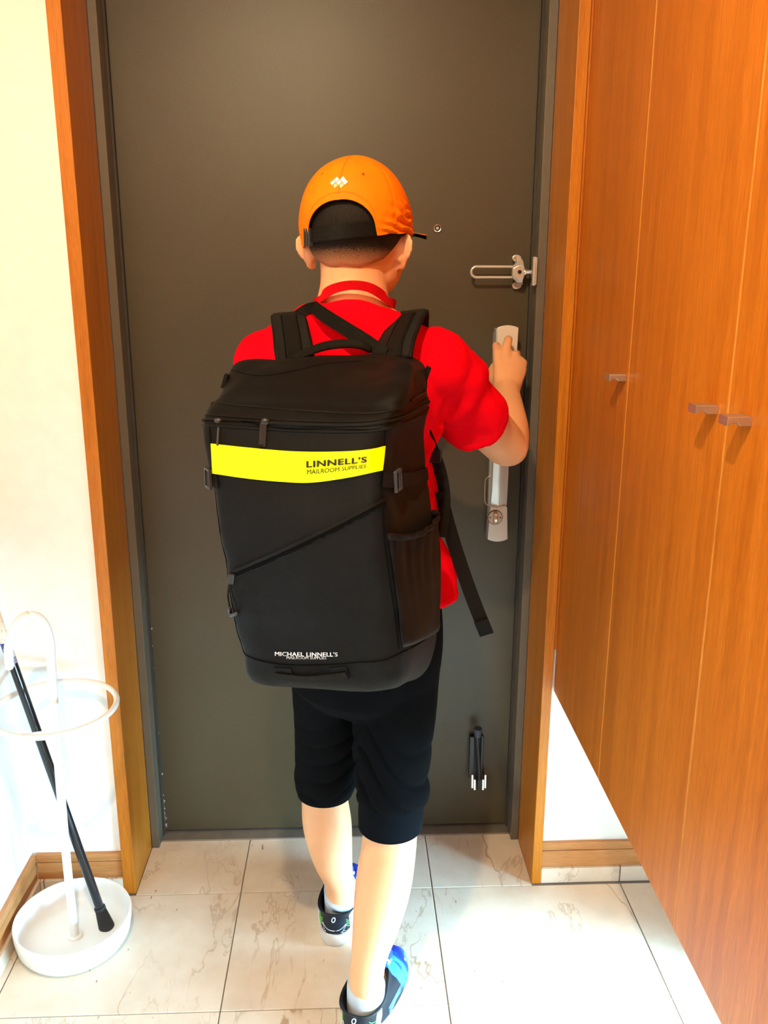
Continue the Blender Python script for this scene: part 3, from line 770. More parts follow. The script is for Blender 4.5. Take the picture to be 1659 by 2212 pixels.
# cap with a rear opening, strap, brim
CC = V((.495, -.487, 1.449)); CA, CBk, CH = .0880, .1040, .0985
AO = .68
def clat(th):
    t = th+.02
    base = -.34+.06*math.sin(th) + (.10*max(0, math.sin(th)))
    if abs(t) < AO: return base+ .60*math.sqrt(max(0, 1-(t/AO)**2))
    return base
def cwr(th, ph, p):
    d = 0
    g = max(0, min(1, (math.sin(th-.2)-.35)*2))*max(0, min(1, (.45-ph)*2))
    d += g*.0036*math.sin(ph*46+th*9+3*noise.noise(p*30)) + g*.0032*noise.noise(p*90)
    d += .0022*noise.noise(p*16)
    if abs(th) < .05: d -= .0005*math.cos(th/.05*1.57)
    for s_ in (-1.05, 1.05, 2.1, -2.1):
        if abs(th-s_) < .05: d -= .0007*math.cos((th-s_)/.05*1.57)
    rim = ph-clat(th)
    if rim < .09: d += .0011
    return d
bm = bmesh.new(); shell(bm, CC, CA, CBk, CH, clat, .0016, 260, 60, cwr)
cap = fin('cap', bm, M['cap'], boy, auto=50); tag(cap, 'bright orange cap with white diamond emblem on the back')
# brim
bm = bmesh.new()
def brim(k, off):
    R = []
    for i in range(33):
        a = -1.45+2.9*i/32
        inn = V((CA*1.0*math.sin(a), CBk*.99*math.cos(a))); out = V(((.106 if a > 0 else .098)*math.sin(a), .02+.160*max(0, math.cos(a))**.8))
        p = inn.lerp(out, k)
        R.append(CC+hS*p.x+hF*p.y+Z*(-.009-.006*abs(math.sin(a))-.004*k*abs(math.sin(a))**2+.008*k*max(0, math.cos(a))-off))
    return R
a_ = [brim(k/8, 0) for k in range(9)]; b_ = [brim(k/8, .0035+.003*k/8) for k in range(9)]
bridge(bm, a_+b_[::-1]+[a_[0]], False)
br = fin('brim', bm, [M['cap'], M['capdark']], cap, auto=60)
for p in br.data.polygons:
    if p.normal.z < .3: p.material_index = 1
# rear strap
def headband(th, z, r=0.): return CC+hS*math.sin(th)*(.0830+r)-hF*math.cos(th)*(.0985+r)+Z*(z-CC.z)
bm = bmesh.new()
ribbon(bm, [headband(t, 1.4305+.0065*t/.8) for t in (-.92, -.6, -.3, 0, .3, .6, .86)], Z, [.017, .0195, .0205, .0215, .0215, .021, .019], .0018)
fin('rear_strap', bm, M['webbing'], cap, smooth=False)
bm = bmesh.new()
for t in (-.80, -.72, -.64):
    ribbon(bm, [headband(t, 1.411, .0025), headband(t, 1.437, .0025)], (headband(t+.1, 1.42)-headband(t, 1.42)).normalized(), .005, .003, sub=2)
ribbon(bm, [headband(-.84, 1.413, .0012), headband(-.72, 1.413, .0018), headband(-.58, 1.414, .0015)], Z, .005, .003)
fin('strap_slider', bm, M['black'], cap)
capb = bvh_of(cap)
# eyelets
for u, v in ((695.5, 376), (784.5, 376.5)):
    p, n = hit(capb, u, v, .0005); a = n.cross(Z).normalized(); b = n.cross(a)
    bm = bmesh.new(); tube(bm, [p+a*.0026*math.cos(t)+b*.0026*math.sin(t) for t in [2*math.pi*k/12 for k in range(12)]], .0007, ref=n, seg=6, sub=1, closed=True); el = fin('eyelet', bm, M['cap'], cap, smooth=True)
    bm = bmesh.new(); prism(bm, [p+a*.0017*math.cos(t)+b*.0017*math.sin(t) for t in [2*math.pi*k/10 for k in range(10)]], -n*.0004); fin('eyelet_hole', bm, plain('eyelet_red_brown', (.20, .015, .004), .8), el)
# diamond emblem
def decal(bm, bvh, poly, off=.0006, thick=.0004):
    q = [hit(bvh, *p, off) for p in poly]
    if any(x is None for x in q): return
    n = sum((x[1] for x in q), V()).normalized(); prism(bm, [x[0] for x in q], n*thick)
def pxz(x, y): return (700+x/23.7, 360+y/23.7)
bm = bmesh.new()
for d in (((330,840),(490,705),(595,805),(420,970)), ((510,690),(675,540),(785,670),(620,805)), ((630,830),(795,695),(905,805),(740,970)), ((820,675),(975,520),(1090,640),(935,800)), ((950,805),(1095,665),(1225,795),(1060,945))):
    decal(bm, capb, [pxz(*p) for p in d])
fin('emblem', bm, M['inkwhite'], cap)
bm = bmesh.new()
for d in (((470,985),(615,840),(700,1000),(560,1120)), ((780,985),(935,820),(1040,955),(860,1130))):
    decal(bm, capb, [pxz(*p) for p in d])
fin('emblem_lower', bm, plain('pale_orange_print', (.92, .52, .18), .5, var=.02), cap)
# stitched seam lines
bm = bmesh.new()
def cpt(th, ph, k=.0006): return CC+hS*math.cos(ph)*math.sin(th)*(CA+k)-hF*math.cos(ph)*math.cos(th)*(CBk+k)+Z*math.sin(ph)*(CH+k)
seamm = plain('cap_seam', (.62, .11, .002), .8)
tube(bm, [capb.find_nearest(cpt(t, clat(t)+.115))[0] for t in [-.62+1.24*k/24 for k in range(25)]], .0005, seg=6, sub=2)
tube(bm, [capb.find_nearest(cpt(-.0, p_))[0] for p_ in [.36+.1*k for k in range(11)]], .0006, seg=6, sub=2)
fin('seam', bm, seamm, cap, smooth=True)

# lanyard
bm = bmesh.new()
def lp_(u, v, y): return at(u, v, y)
lan = [V((.500, -.385, 1.10)), V((.488, -.392, 1.19)), V((.452, -.408, 1.272)), V((.428, -.445, 1.318)), at(690, 648, -.535), at(710, 629, -.562), at(737, 619, -.573), at(767, 616, -.577), at(797, 621, -.572), at(821, 634, -.558), at(841, 652, -.530), V((.560, -.445, 1.318)), V((.545, -.408, 1.272)), V((.512, -.392, 1.19)), V((.502, -.385, 1.10))]
wd = [S, S, V((.7, .2, -.6)), V((-.3, -.3, 1)), V((.35, -.2, 1)), V((.1, -.35, 1)), V((0, -.4, 1)), V((0, -.4, 1)), V((0, -.4, 1)), V((-.1, -.35, 1)), V((-.35, -.2, 1)), V((.3, -.3, 1)), V((-.7, .2, -.6)), S, S]
wd[2] = V((.6, 0, .8)); wd[12] = V((-.6, 0, .8)); wd[0] = wd[1] = V((1, 0, .3)); wd[13] = wd[14] = V((-1, 0, .3))
ribbon(bm, lan, [x.normalized() for x in wd], .0145, .0016, sub=5)
la = fin('lanyard', bm, M['lanyard'], boy, auto=40); tag(la, 'red webbing neck strap')

# t-shirt
bm = bmesh.new()
ts = [(.509, -.490, .826, .1720, .1120), (.507, -.488, .86, .1660, .108), (.500, -.485, .92, .1480, .100), (.495, -.484, 1.00, .1420, .097), (.491, -.486, 1.08, .1440, .098), (.489, -.490, 1.15, .1530, .098), (.488, -.495, 1.20, .1640, .098), (.488, -.499, 1.235, .1680, .092), (.488, -.501, 1.264, .1600, .084), (.489, -.502, 1.286, .1360, .079), (.490, -.502, 1.303, .1060, .076), (.491, -.500, 1.316, .0760, .072)]
tube(bm, [V(t[:3]) for t in ts], [(t[3], t[4]) for t in ts], ref=S, seg=44, dome=False)
sl0 = V((.612, -.530, 1.236)); sl1 = V((.709, -.430, 1.118))
tube(bm, [sl0, sl0.lerp(sl1, .3)+V((.002, 0, .010)), sl0.lerp(sl1, .65)+V((.0, 0, .004)), sl1], [(.056, .062), (.056, .064), (.055, .063), (.054, .062)], ref=Z, seg=32, dome=False)
ell(bm, sl0+V((0, 0, -.005)), S, F, Z, .068, .066, .060)
tube(bm, [V((.358, -.462, 1.222)), V((.340, -.440, 1.155)), V((.330, -.425, 1.09))], [.060, .060, .058], ref=X, seg=32, dome=False)
ell(bm, V((.355, -.458, 1.224)), S, F, Z, .062, .066, .060)
sdir = (sl1-sl0).normalized()
def tdisp(co, n):
    d = .0040*noise.noise(co*14) + .0020*noise.noise(co*38)
    # drag folds from the right armpit and across the sleeve
    q = co-sl0; t = q.dot(sdir)
    if q.length < .22 and co.x > .60:
        w_ = max(0, min(1, (t-.02)/.06))
        d += .0050*w_*math.sin(t*95 + 22*(co.z-1.15) + 4*noise.noise(co*12))
    if co.x > .57 and co.z < 1.1: d += .003*math.sin(co.z*60+co.y*40)*max(0, min(1, (1.12-co.z)*6))
    if co.z > 1.2 and abs(co.x-.49) < .09 and co.y < -.5: d += .0022*math.sin((co.x-.49)*70+(co.z-1.2)*60)
    return d
tee = fuse('t_shirt', bm, .0038, 3, M['tee'], boy, tdisp)
tag(tee, 'bright red short-sleeved t-shirt')
teeb = bvh_of(tee)
# neck rib and hem seams
bm = bmesh.new()
nk = []
for k in range(28):
    a = 2*math.pi*k/28
    nk.append(V((.491, -.500, 1.3125))+S*.0655*math.cos(a)+F*.0600*math.sin(a)+Z*(-.012*math.sin(a)))
tube(bm, nk, (.0030, .0075) and [(.0028, .0072)]*28, ref=Z, seg=10, sub=2, closed=True)
fin('neck_rib', bm, M['tee'], tee, smooth=True)
bm = bmesh.new()
hem = []
for k in range(40):
    a = 2*math.pi*k/40; p = V((.509, -.490, .842))+S*.30*math.cos(a)+F*.25*math.sin(a)
    h_ = teeb.ray_cast(p, (V((.509, -.490, .842))-p).normalized())
    if h_[0] is not None: hem.append(h_[0])
if len(hem) > 30: tube(bm, hem, .0007, ref=Z, seg=5, sub=1, closed=True)
sv = []
for k in range(30):
    a = 2*math.pi*k/30; u_ = sdir.cross(Z).normalized(); w_ = sdir.cross(u_); c_ = sl0.lerp(sl1, .90)
    p = c_+u_*.12*math.cos(a)+w_*.12*math.sin(a); h_ = teeb.ray_cast(p, (c_-p).normalized())
    if h_[0] is not None and (h_[0]-c_).length < .08: sv.append(h_[0])
if len(sv) > 24: tube(bm, sv, .0006, ref=sdir, seg=5, sub=1, closed=True)
fin('hem_stitch', bm, plain('dark_red_seam', (.42, .004, .010), .9), tee, smooth=True)

# cropped black trousers
bm = bmesh.new()
hp = [(.500, -.487, .845, .140, .098), (.500, -.487, .80, .148, .104), (.500, -.485, .74, .150, .106), (.499, -.482, .68, .146, .098)]
tube(bm, [V(t[:3]) for t in hp], [(t[3], t[4]) for t in hp], ref=S, seg=40)
tube(bm, [V((.437, -.462, .74)), V((.4370, -.446, .64)), V((.4375, -.425, .56)), V((.4350, -.402, .48)), V((.4325, -.388, .42)), V((.4275, -.380, .39)), V((.4275, -.379, .364))],
     [(.074, .080), (.0660, .070), (.0650, .064), (.0645, .062), (.0640, .062), (.0625, .061), (.0585, .058)], ref=X, seg=36, dome=False)
tube(bm, [V((.565, -.500, .74)), V((.5620, -.503, .64)), V((.5580, -.506, .56)), V((.5570, -.508, .52)), V((.5555, -.512, .48)), V((.5565, -.515, .445)), V((.5555, -.517, .424))],
     [(.080, .080), (.0780, .074), (.0745, .070), (.0720, .068), (.0680, .064), (.0685, .064), (.0620, .060)], ref=X, seg=36, dome=False)
def pdisp(co, n):
    d = .0022*noise.noise(co*11)
    lo = .70
    if co.z < lo:
        ctr = .4300 if co.x < .495 else .558
        bot = .364 if co.x < .495 else .424
        w_ = max(0, min(1, (.64-co.z)/.10))*max(0, min(1, (co.z-bot)/.012))
        ph_ = noise.noise(V((co.x*9, co.y*9, co.z*3)))*2.4
        q_ = noise.noise(V((co.x*7, co.y*7, co.z*5+4)))
        tri = abs(math.sin((co.z-bot)*58 + ph_*1.7 + (co.x-ctr)*(26 if co.x > .495 else -18)*(1+q_)))
        d += w_*((.0058*(1-(1-tri)**2)-.004)*max(.15, .75+q_*1.3))
    return d
tr = fuse('trousers', bm, .0038, 3, M['shorts'], boy, pdisp)
tag(tr, 'black cropped jersey trousers, right leg lower than the left')
bm = bmesh.new()
def ringcuff(c0, c1, r0, r1, th=.004):
    prof = [(c0, r0-th), (c0, r0), (c0.lerp(c1, .5), (r0+r1)/2+.0008), (c1, r1), (c1, r1-th), (c0, r0-th)]
    bridge(bm, [[c+V((math.cos(2*math.pi*k/64)*r, math.sin(2*math.pi*k/64)*r, 0)) for k in range(64)] for c, r in prof], True, False, False)
ringcuff(V((.5555, -.516, .436)), V((.5535, -.519, .376)), .0610, .0600)
ringcuff(V((.4280, -.382, .382)), V((.4275, -.3800, .358)), .0575, .0560)
fin('cuff', bm, M['cuff'], tr, smooth=False, auto=50)

# ---------------------------------------------------------------- sneakers and socks
def shoemat(p0, d):
    mt, N, L, B = newmat('sneaker_knit')
    v = coords(N, L, (1, 1, 1)); nn_ = N.new('ShaderNodeVectorMath'); nn_.operation = 'SUBTRACT'; L.new(v, nn_.inputs[0]); nn_.inputs[1].default_value = p0
    dt = N.new('ShaderNodeVectorMath'); dt.operation = 'DOT_PRODUCT'; L.new(nn_.outputs[0], dt.inputs[0]); dt.inputs[1].default_value = d+Z*.35
    mr = N.new('ShaderNodeMapRange'); L.new(dt.outputs['Value'], mr.inputs[0]); mr.inputs[1].default_value = 0; mr.inputs[2].default_value = .003
    pat = ramp(N, L, nz(N, L, coords(N, L, (1, 1, 1)), 26, 1, .4, .6), [(.40, (.008, .03, .30)), (.47, (.006, .075, .62)), (.56, (.006, .09, .70)), (.60, (.05, .26, .85))])
    L.new(mixc(N, L, mr.outputs[0], (.006, .008, .014), pat), B.inputs['Base Color']); B.inputs['Roughness'].default_value = .5; B.inputs['Specular IOR Level'].default_value = .3
    bumpn(N, L, nz(N, L, coords(N, L, (1, 1, 1)), 900, 1), B, .4, .0005)
    return mt
def shoe(heel, dirv, length, wmax, par, label):
    d = V(dirv).normalized(); s = d.cross(Z).normalized()    # s: to the right
    root = None
    def outline(y0, y1, wh, wt, z, n=48, zf=None, bow=0.):
        """closed outline from heel y0 to toe y1"""
        R = []
        for k in range(n):
            a = 2*math.pi*k/n; t = (1-math.cos(a))/2     # 0 heel .. 1 toe
            hw = 1.24*(wh+(wt-wh)*min(1, t/.65))*math.sin(math.pi*min(1, max(0, t)))**.34
            if t > .8: hw *= 1-.10*(t-.8)/.2
            sgn = 1 if a < math.pi else -1
            if k == 0 or k == n//2: hw = 0
            zz = z if zf is None else zf(t)
            R.append(heel+d*(y0+(y1-y0)*t)+s*(sgn*hw+bow*t)+Z*zz)
        return R
    L = length
    # sole
    bm = bmesh.new()
    bridge(bm, [outline(.004, L-.006, .031, .041, 0.0, zf=lambda t: .0+.012*max(0, t-.8)), outline(-.002, L, .036, .045, .012, zf=lambda t: .010+.010*max(0, t-.75)*2), outline(-.003, L+.001, .0375, .0455, .03, zf=lambda t: .030-.010*t+.004*math.cos(t*9)), outline(.003, L-.003, .034, .043, .032, zf=lambda t: .033-.010*t)])
    upper_parent = None
    # upper as stacked rings: opening at the top
    def zr(a, b, c): return lambda t: a*(1-t)**2+2*b*t*(1-t)+c*t*t
    rings = [outline(.002, L-.002, .0345, .0445, 0, zf=lambda t: .026-.010*t),
             outline(.001, L-.006, .0350, .0425, 0, zf=lambda t: .040-.010*t),
             outline(.002, L-.026, .0345, .0380, 0, zf=lambda t: .052-.004*t),
             outline(.006, L*.74, .0345, .0350, 0, zf=lambda t: .064+.000*t),
             outline(.007, L*.62, .0365, .0330, 0, zf=lambda t: .072-.006*math.sin(math.pi*t)*.6),
             outline(.003, L*.55, .0390, .0310, 0, zf=lambda t: .0800-.006*math.sin(math.pi*min(1, t*1.25)) +.012*t)]
    inner = [outline(.007, L*.53, .0350, .0270, 0, zf=lambda t: .0795-.006*math.sin(math.pi*min(1, t*1.25))+.012*t),
             outline(.012, L*.54, .0310, .0260, 0, zf=lambda t: .072-.010*math.sin(math.pi*t)), outline(.016, L*.5, .028, .024, 0, zf=lambda t: .05)]
    bu = bmesh.new(); bridge(bu, rings+inner, True, True, True)
    up = fin('upper', bu, shoemat(heel+d*L*.60, d), None, auto=60)
    so = fin('midsole', bm, M['sole'], None, auto=60)
    b = bmesh.new(); bridge(b, [outline(.006, L-.010, .030, .040, 0, zf=lambda t: -.0000+.012*max(0, t-.8)), outline(.004, L-.006, .031, .041, 0, zf=lambda t: .003+.012*max(0, t-.8))])
    os_ = fin('outsole', b, M['outsole'], None)
    # tongue and laces over the instep
    b = bmesh.new(); tube(b, [heel+d*L*.80+Z*.052, heel+d*L*.68+Z*.066, heel+d*L*.56+Z*.080, heel+d*L*.50+Z*.096], [(.016, .006), (.018, .007), (.020, .006), (.018, .004)], ref=s, seg=14); tg = fin('tongue', b, M['shoeblue'], None, smooth=True)
    b = bmesh.new()
    for k in range(5):
        t = .58+.05*k; z = .0815-.0075*k; w_ = .020-.0012*k
        tube(b, [heel+d*L*t-s*w_+Z*(z-.006), heel+d*(L*t+.003)+Z*(z+.006), heel+d*L*(t+.03)+s*w_+Z*(z-.008)], (.0022), seg=8, sub=4)
        tube(b, [heel+d*L*t+s*w_+Z*(z-.006), heel+d*(L*t+.003)+Z*(z+.007), heel+d*L*(t+.03)-s*w_+Z*(z-.008)], (.0022), seg=8, sub=4)
    lc = fin('laces', b, M['linewhite'], None, smooth=True)
    bvh = bvh_of(up)
    def side(pts, mat_, nm, r=.0008):
        """lines printed on the upper; pts = (side angle from heel, height)"""
        b = bmesh.new()
        for ln in pts:
            q = []
            for (ang, z) in ln:
                o = heel+d*.055+Z*z; dd = (-d*math.cos(ang)+s*math.sin(ang)); h = bvh.ray_cast(o+dd*.2, -dd)
                if h[0] is not None: q.append(h[0]+dd*.0002)
            if len(q) > 1: tube(b, q, r, seg=5, sub=1)
        return fin(nm, b, mat_, None, smooth=True)
    lines = []
    for sg in (-1, 1):
        for k in range(4):
            lines.append([(sg*1.45, .060-.0045*k), (sg*.95, .050-.0045*k), (sg*.70, .0545-.0045*k), (sg*.60, .0600-.0045*k)])
    gl = side(lines, M['lime'], 'green_stripes', .0008)
    zz = []
    for sg in (-1, 1):
        zz.append([(sg*a, z) for a, z in ((.58, .048), (.40, .040), (.52, .037), (.30, .0375), (.42, .0335))])
    zz.append([(a, .052-.010*math.cos(a*2.6)) for a in [-.55+.1*k for k in range(12)]])
    wl = side(zz, M['linewhite'], 'silver_lines', .0007)
    b = bmesh.new()
    c0 = heel-d*.0; lp2 = []
    for k in range(14):
        a = 2*math.pi*k/14; o = heel+d*.05+Z*(.0655+.0050*math.sin(a)); q_ = o-d*.2+s*(.0035*math.cos(a)+.001*math.sin(a)); h = bvh.ray_cast(q_, d)
        if h[0] is not None: lp2.append(h[0]-d*.0004)
    if len(lp2) == 14: tube(b, lp2, .0011, ref=d, seg=6, sub=1, closed=True)
    hm = fin('heel_mark', b, M['linewhite'], None, smooth=True)
    ovl = side([[(sg*2.0, .030+.02*k/3), (sg*2.35, .040+.008*k/3), (sg*2.7, .028+.006*k)] for sg in (-1, 1) for k in range(3)], M['lightblue'], 'blue_overlay_lines', .0016)
    up.parent = par; up.matrix_parent_inverse = Matrix.Translation(-V(par.location))
    for o in (so, os_, tg, lc, gl, wl, hm, ovl): o.parent = up
    up.name = 'sneaker'; tag(up, label)
    return up
shoe(V((.4400, -.4050, 0)), (.17, .98, 0), .242, .04, boy, 'left black sneaker with white midsole and blue toe')
shoe(V((.4800, -.6620, 0)), (.36, .93, 0), .250, .04, boy, 'right black sneaker with green lines and bright blue toe')
for a in (LL, RL):
    bm = bmesh.new(); c = a[-2]; c1 = a[-1]
    tube(bm, [c1-Z*.03, c1.lerp(c, .5), c+Z*(.011 if a is LL else -.008)], [(.0350, .0440), (.0355, .0430), (.0355, .0420)], ref=X, seg=32, dome=False)
    for v_ in bm.verts:
        v_.co.z += max(0, v_.co.z-.07)*.0 + (.010*(v_.co.y-c.y)/.04 if v_.co.z > .085 else 0)
    sk = fin('sock', bm, M['sock'], boy, smooth=True); tag(sk, 'light grey ankle sock')

# ---------------------------------------------------------------- backpack
# rings given by three seen corners (front-left, front-right, back-right)
BLV = [
 # (FL u,v,y) (FR u,v,y) (BR u,v,y)
 ((600,1486,-.700), (800,1494,-.775), (868,1470,-.640)),
 ((548,1481,-.708), (850,1490,-.800), (905,1462,-.615)),
 ((524,1466,-.715), (868,1474,-.812), (925,1446,-.605)),
 ((512,1440,-.718), (876,1446,-.818), (940,1410,-.600)),
 ((497,1372,-.722), (872,1385,-.825), (957,1350,-.600)),
 ((483,1300,-.728), (860,1310,-.832), (962,1275,-.600)),
 ((470,1225,-.730), (850,1232,-.836), (962,1200,-.602)),
 ((459,1150,-.728), (840,1155,-.836), (955,1125,-.604)),
 ((447,1080,-.724), (832,1082,-.832), (942,1050,-.606)),
 ((434,1010,-.720), (832,1012,-.828), (928,980,-.608)),
 ((426,960,-.716), (838,962,-.824), (924,930,-.610)),
 ((421,925,-.712), (846,938,-.822), (928,900,-.612)),
 ((421,911,-.712), (849,925,-.823), (934,886,-.611)),
]
def ringpts(FL, FR, BR, n=96, p=4.6, dy=0.):
    a, b, c = (at(q_[0], q_[1], q_[2]-.045) for q_ in (FL, FR, BR)); e = a+(c-b)
    ctr = (a+b+c+e)/4
    R = []
    for k in range(n):
        t = 2*math.pi*k/n; cx, sy = math.cos(t), math.sin(t)
        x = math.copysign(abs(cx)**(2/p), cx); y = math.copysign(abs(sy)**(2/p), sy)   # superellipse in [-1,1]
        s0, s1 = (x+1)/2, (y+1)/2                      # s0 left..right, s1 front..back
        q = (a*(1-s0)+b*s0)*(1-s1)+(e*(1-s0)+c*s0)*s1
        R.append(q)
    return R
flat = [tuple(A)+tuple(B)+tuple(C) for A, B, C in BLV]
LV = cr(flat, 6)
bag = empty('backpack', (.50, -.70, .75)); tag(bag, 'large black nylon backpack with a reflective yellow band worn by the child', 'backpack')
def bdisp(bm, amp=1.):
    bm.normal_update()
    for v_ in bm.verts:
        c = v_.co
        d = .0070*noise.noise(c*9)+.0022*noise.noise(c*26)
        d += .0030*math.sin((c.x*1.2+c.z)*34)*max(0, noise.noise(c*7))
        v_.co = c+v_.normal*d*amp
bm = bmesh.new()
rings = [ringpts(q[0:3], q[3:6], q[6:9], 120, 9.) for q in LV]
bridge(bm, rings); bmesh.ops.recalc_face_normals(bm, faces=bm.faces); bdisp(bm)
body = fin('main_body', bm, M['nylon'], bag, smooth=True)
bb = bvh_of(body)
# domed lid
LLV = [
 ((421,916,-.711), (850,930,-.824), (936,888,-.610)),
 ((424,900,-.706), (850,914,-.822), (937,868,-.608)),
 ((434,886,-.700), (852,896,-.814), (936,850,-.606)),
 ((454,868,-.690), (868,878,-.798), (933,836,-.604)),
 ((462,856,-.684), (876,862,-.788), (931,822,-.602)),
 ((478,830,-.664), (890,836,-.762), (926,806,-.598)),
 ((494,806,-.640), (896,806,-.726), (916,790,-.594)),
 ((512,790,-.618), (890,786,-.690), (902,780,-.590)),
 ((560,781,-.604), (866,773,-.660), (880,771,-.588)),
 ((640,775,-.594), (820,766,-.628), (830,766,-.588)),
]
bm = bmesh.new()
rings = [ringpts(q[0:3], q[3:6], q[6:9], 120, 7.) for q in cr([tuple(A)+tuple(B)+tuple(C) for A, B, C in LLV], 6)]
bridge(bm, rings); bmesh.ops.recalc_face_normals(bm, faces=bm.faces); bm.normal_update()
for v_ in bm.verts:
    c = v_.co; q = at(640, 850, -.7)
    d = .010*noise.noise(c*11+V((3, 1, 2)))+.0035*noise.noise(c*27)
    d += .0035*math.sin((c.x*.9-c.y*.6-c.z*1.2)*52)*max(0, .3+noise.noise(c*6))
    if v_.normal.z < .1 and c.z < q.z: d *= .3
    v_.co = c+v_.normal*d
lid = fin('lid', bm, M['nylon2'], bag, smooth=True)
lb = bvh_of(lid)
def anyhit(u, v, off=.001):
    best = None
    for t in (bb, lb):
        h = t.ray_cast(CAM, ray(u, v))
        if h[0] is not None and (best is None or h[3] < best[1]): n = h[1] if h[1].dot(ray(u, v)) < 0 else -h[1]; best = ((h[0]+n*off, n), h[3])
    if best: return best[0]
    d_ = ray(u, v)
    bt = None
    for k in range(40):
        p = CAM + d_*(1.05+.012*k)
        for t in (bb, lb):
            q = t.find_nearest(p)
            if bt is None or q[3] < bt[1]: bt = ((q[0]+q[1]*off, q[1]), q[3])
    return bt[0]
def line(pts, sub=6):
    return [(p[0], p[1]) for p in cr([(float(a), float(b)) for a, b in pts], sub)]
def surfline(bm, pts, r, off=0., sub=5, flat=None):
    q = [anyhit(u, v, off) for u, v in line(pts, sub)]; q = [x for x in q if x]
    if len(q) < 2: return
    if flat:
        # strip of width flat lying on the surface
        P_ = [x[0] for x in q]; W_ = []
        for i in range(len(q)):
            t = (P_[min(i+1, len(P_)-1)]-P_[max(0, i-1)]).normalized(); W_.append(t.cross(q[i][1]).normalized())
        ribbon(bm, P_, W_, flat, r, sub=1)
    else: tube(bm, [x[0] for x in q], r, seg=8, sub=1, ref=q[0][1])
def part(name, items, mat_, label=None, smooth=True, par=None):
    bm = bmesh.new()
    for it in items: surfline(bm, **it)
    o = fin(name, bm, M[mat_], par or bag, smooth=False, auto=50)
    if label: o['label'] = label
    return o
ZIP = [(424,904), (470,906), (560,912), (650,917), (740,919), (800,917), (850,908), (895,890), (932,866)]
up_ = lambda P_, d: [(a, b+d) for a, b in P_]
part('zipper', [dict(pts=ZIP, r=.0022, off=.0010)], 'piping')
part('piping', [dict(pts=up_(ZIP, 14), r=.0017), dict(pts=up_(ZIP, -8), r=.0014)], 'piping')
part('piping', [dict(pts=[(452,868), (520,876), (640,886), (740,892), (800,893), (850,887), (885,872), (892,858), (920,838), (931,824)], r=.0017)], 'piping')
part('seam', [dict(pts=[(453,925), (462,1040), (466,1130), (474,1230), (488,1310), (500,1372), (520,1405), (555,1425), (620,1436), (700,1436), (770,1431), (825,1427), (862,1412), (905,1390), (955,1355)], r=.0012, off=0)], 'stitch')
part('seam', [dict(pts=[(832,932), (828,990), (822,1040), (826,1080), (830,1160), (840,1240), (852,1320), (862,1400)], r=.0013, off=0)], 'stitch')
part('seam', [dict(pts=[(880,1160), (893,1220), (905,1290), (915,1360)], r=.0012, off=0), dict(pts=[(500,800), (560,812), (640,800), (700,786), (780,780)], r=.0008, off=0)], 'stitch')
DZ = [(500,1243), (540,1226), (600,1200), (660,1172), (720,1143), (780,1112), (832,1084)]
part('pocket_zipper', [dict(pts=DZ, r=.0016, off=.0004, flat=.009)], 'stitch')
part('pocket_flap', [dict(pts=up_(DZ, -7), r=.0018, off=.0012, flat=.0045), dict(pts=up_(DZ, 8), r=.0012, off=.0006, flat=.002)], 'nylon2')
# reflective band
bm = bmesh.new()
NS, NT = 40, 6
TOP = line([(457.5,958), (540,967), (640,975), (740,975), (800,970), (830.5,963)], 8); BOT = line([(461,1022), (540,1034), (620,1041), (680,1041.5), (760,1030), (825,1016)], 8)
def samp(L_, s): x = s*(len(L_)-1); i = min(int(x), len(L_)-2); f = x-i; return (L_[i][0]*(1-f)+L_[i+1][0]*f, L_[i][1]*(1-f)+L_[i+1][1]*f)
def bandpx(s, t):
    a, b = samp(TOP, s), samp(BOT, s); return (a[0]*(1-t)+b[0]*t, a[1]*(1-t)+b[1]*t)
gr = [[anyhit(*bandpx(i/NS, j/NT), .0022) for j in range(NT+1)] for i in range(NS+1)]
bridge(bm, [[x[0] for x in r]+[x[0]-x[1]*.0028 for x in r[::-1]] for r in gr])
band = fin('reflective_band', bm, M['hivis'], bag, auto=40); band['label'] = 'glossy neon yellow band with black lettering'
bandb = bvh_of(band)
part_ = bmesh.new()
for j in (.06, .93):
    for i in range(60):
        q = [bandb.ray_cast(CAM, ray(*bandpx((i+.2+k*.5)/60, j))) for k in (0, 1)]
        if all(x[0] is not None for x in q): tube(part_, [x[0]-ray(800, 1000)*.0002 for x in q], .00028, seg=4, sub=1)
fin('stitching', part_, plain('band_stitch', (.45, .48, .02), .6), band)
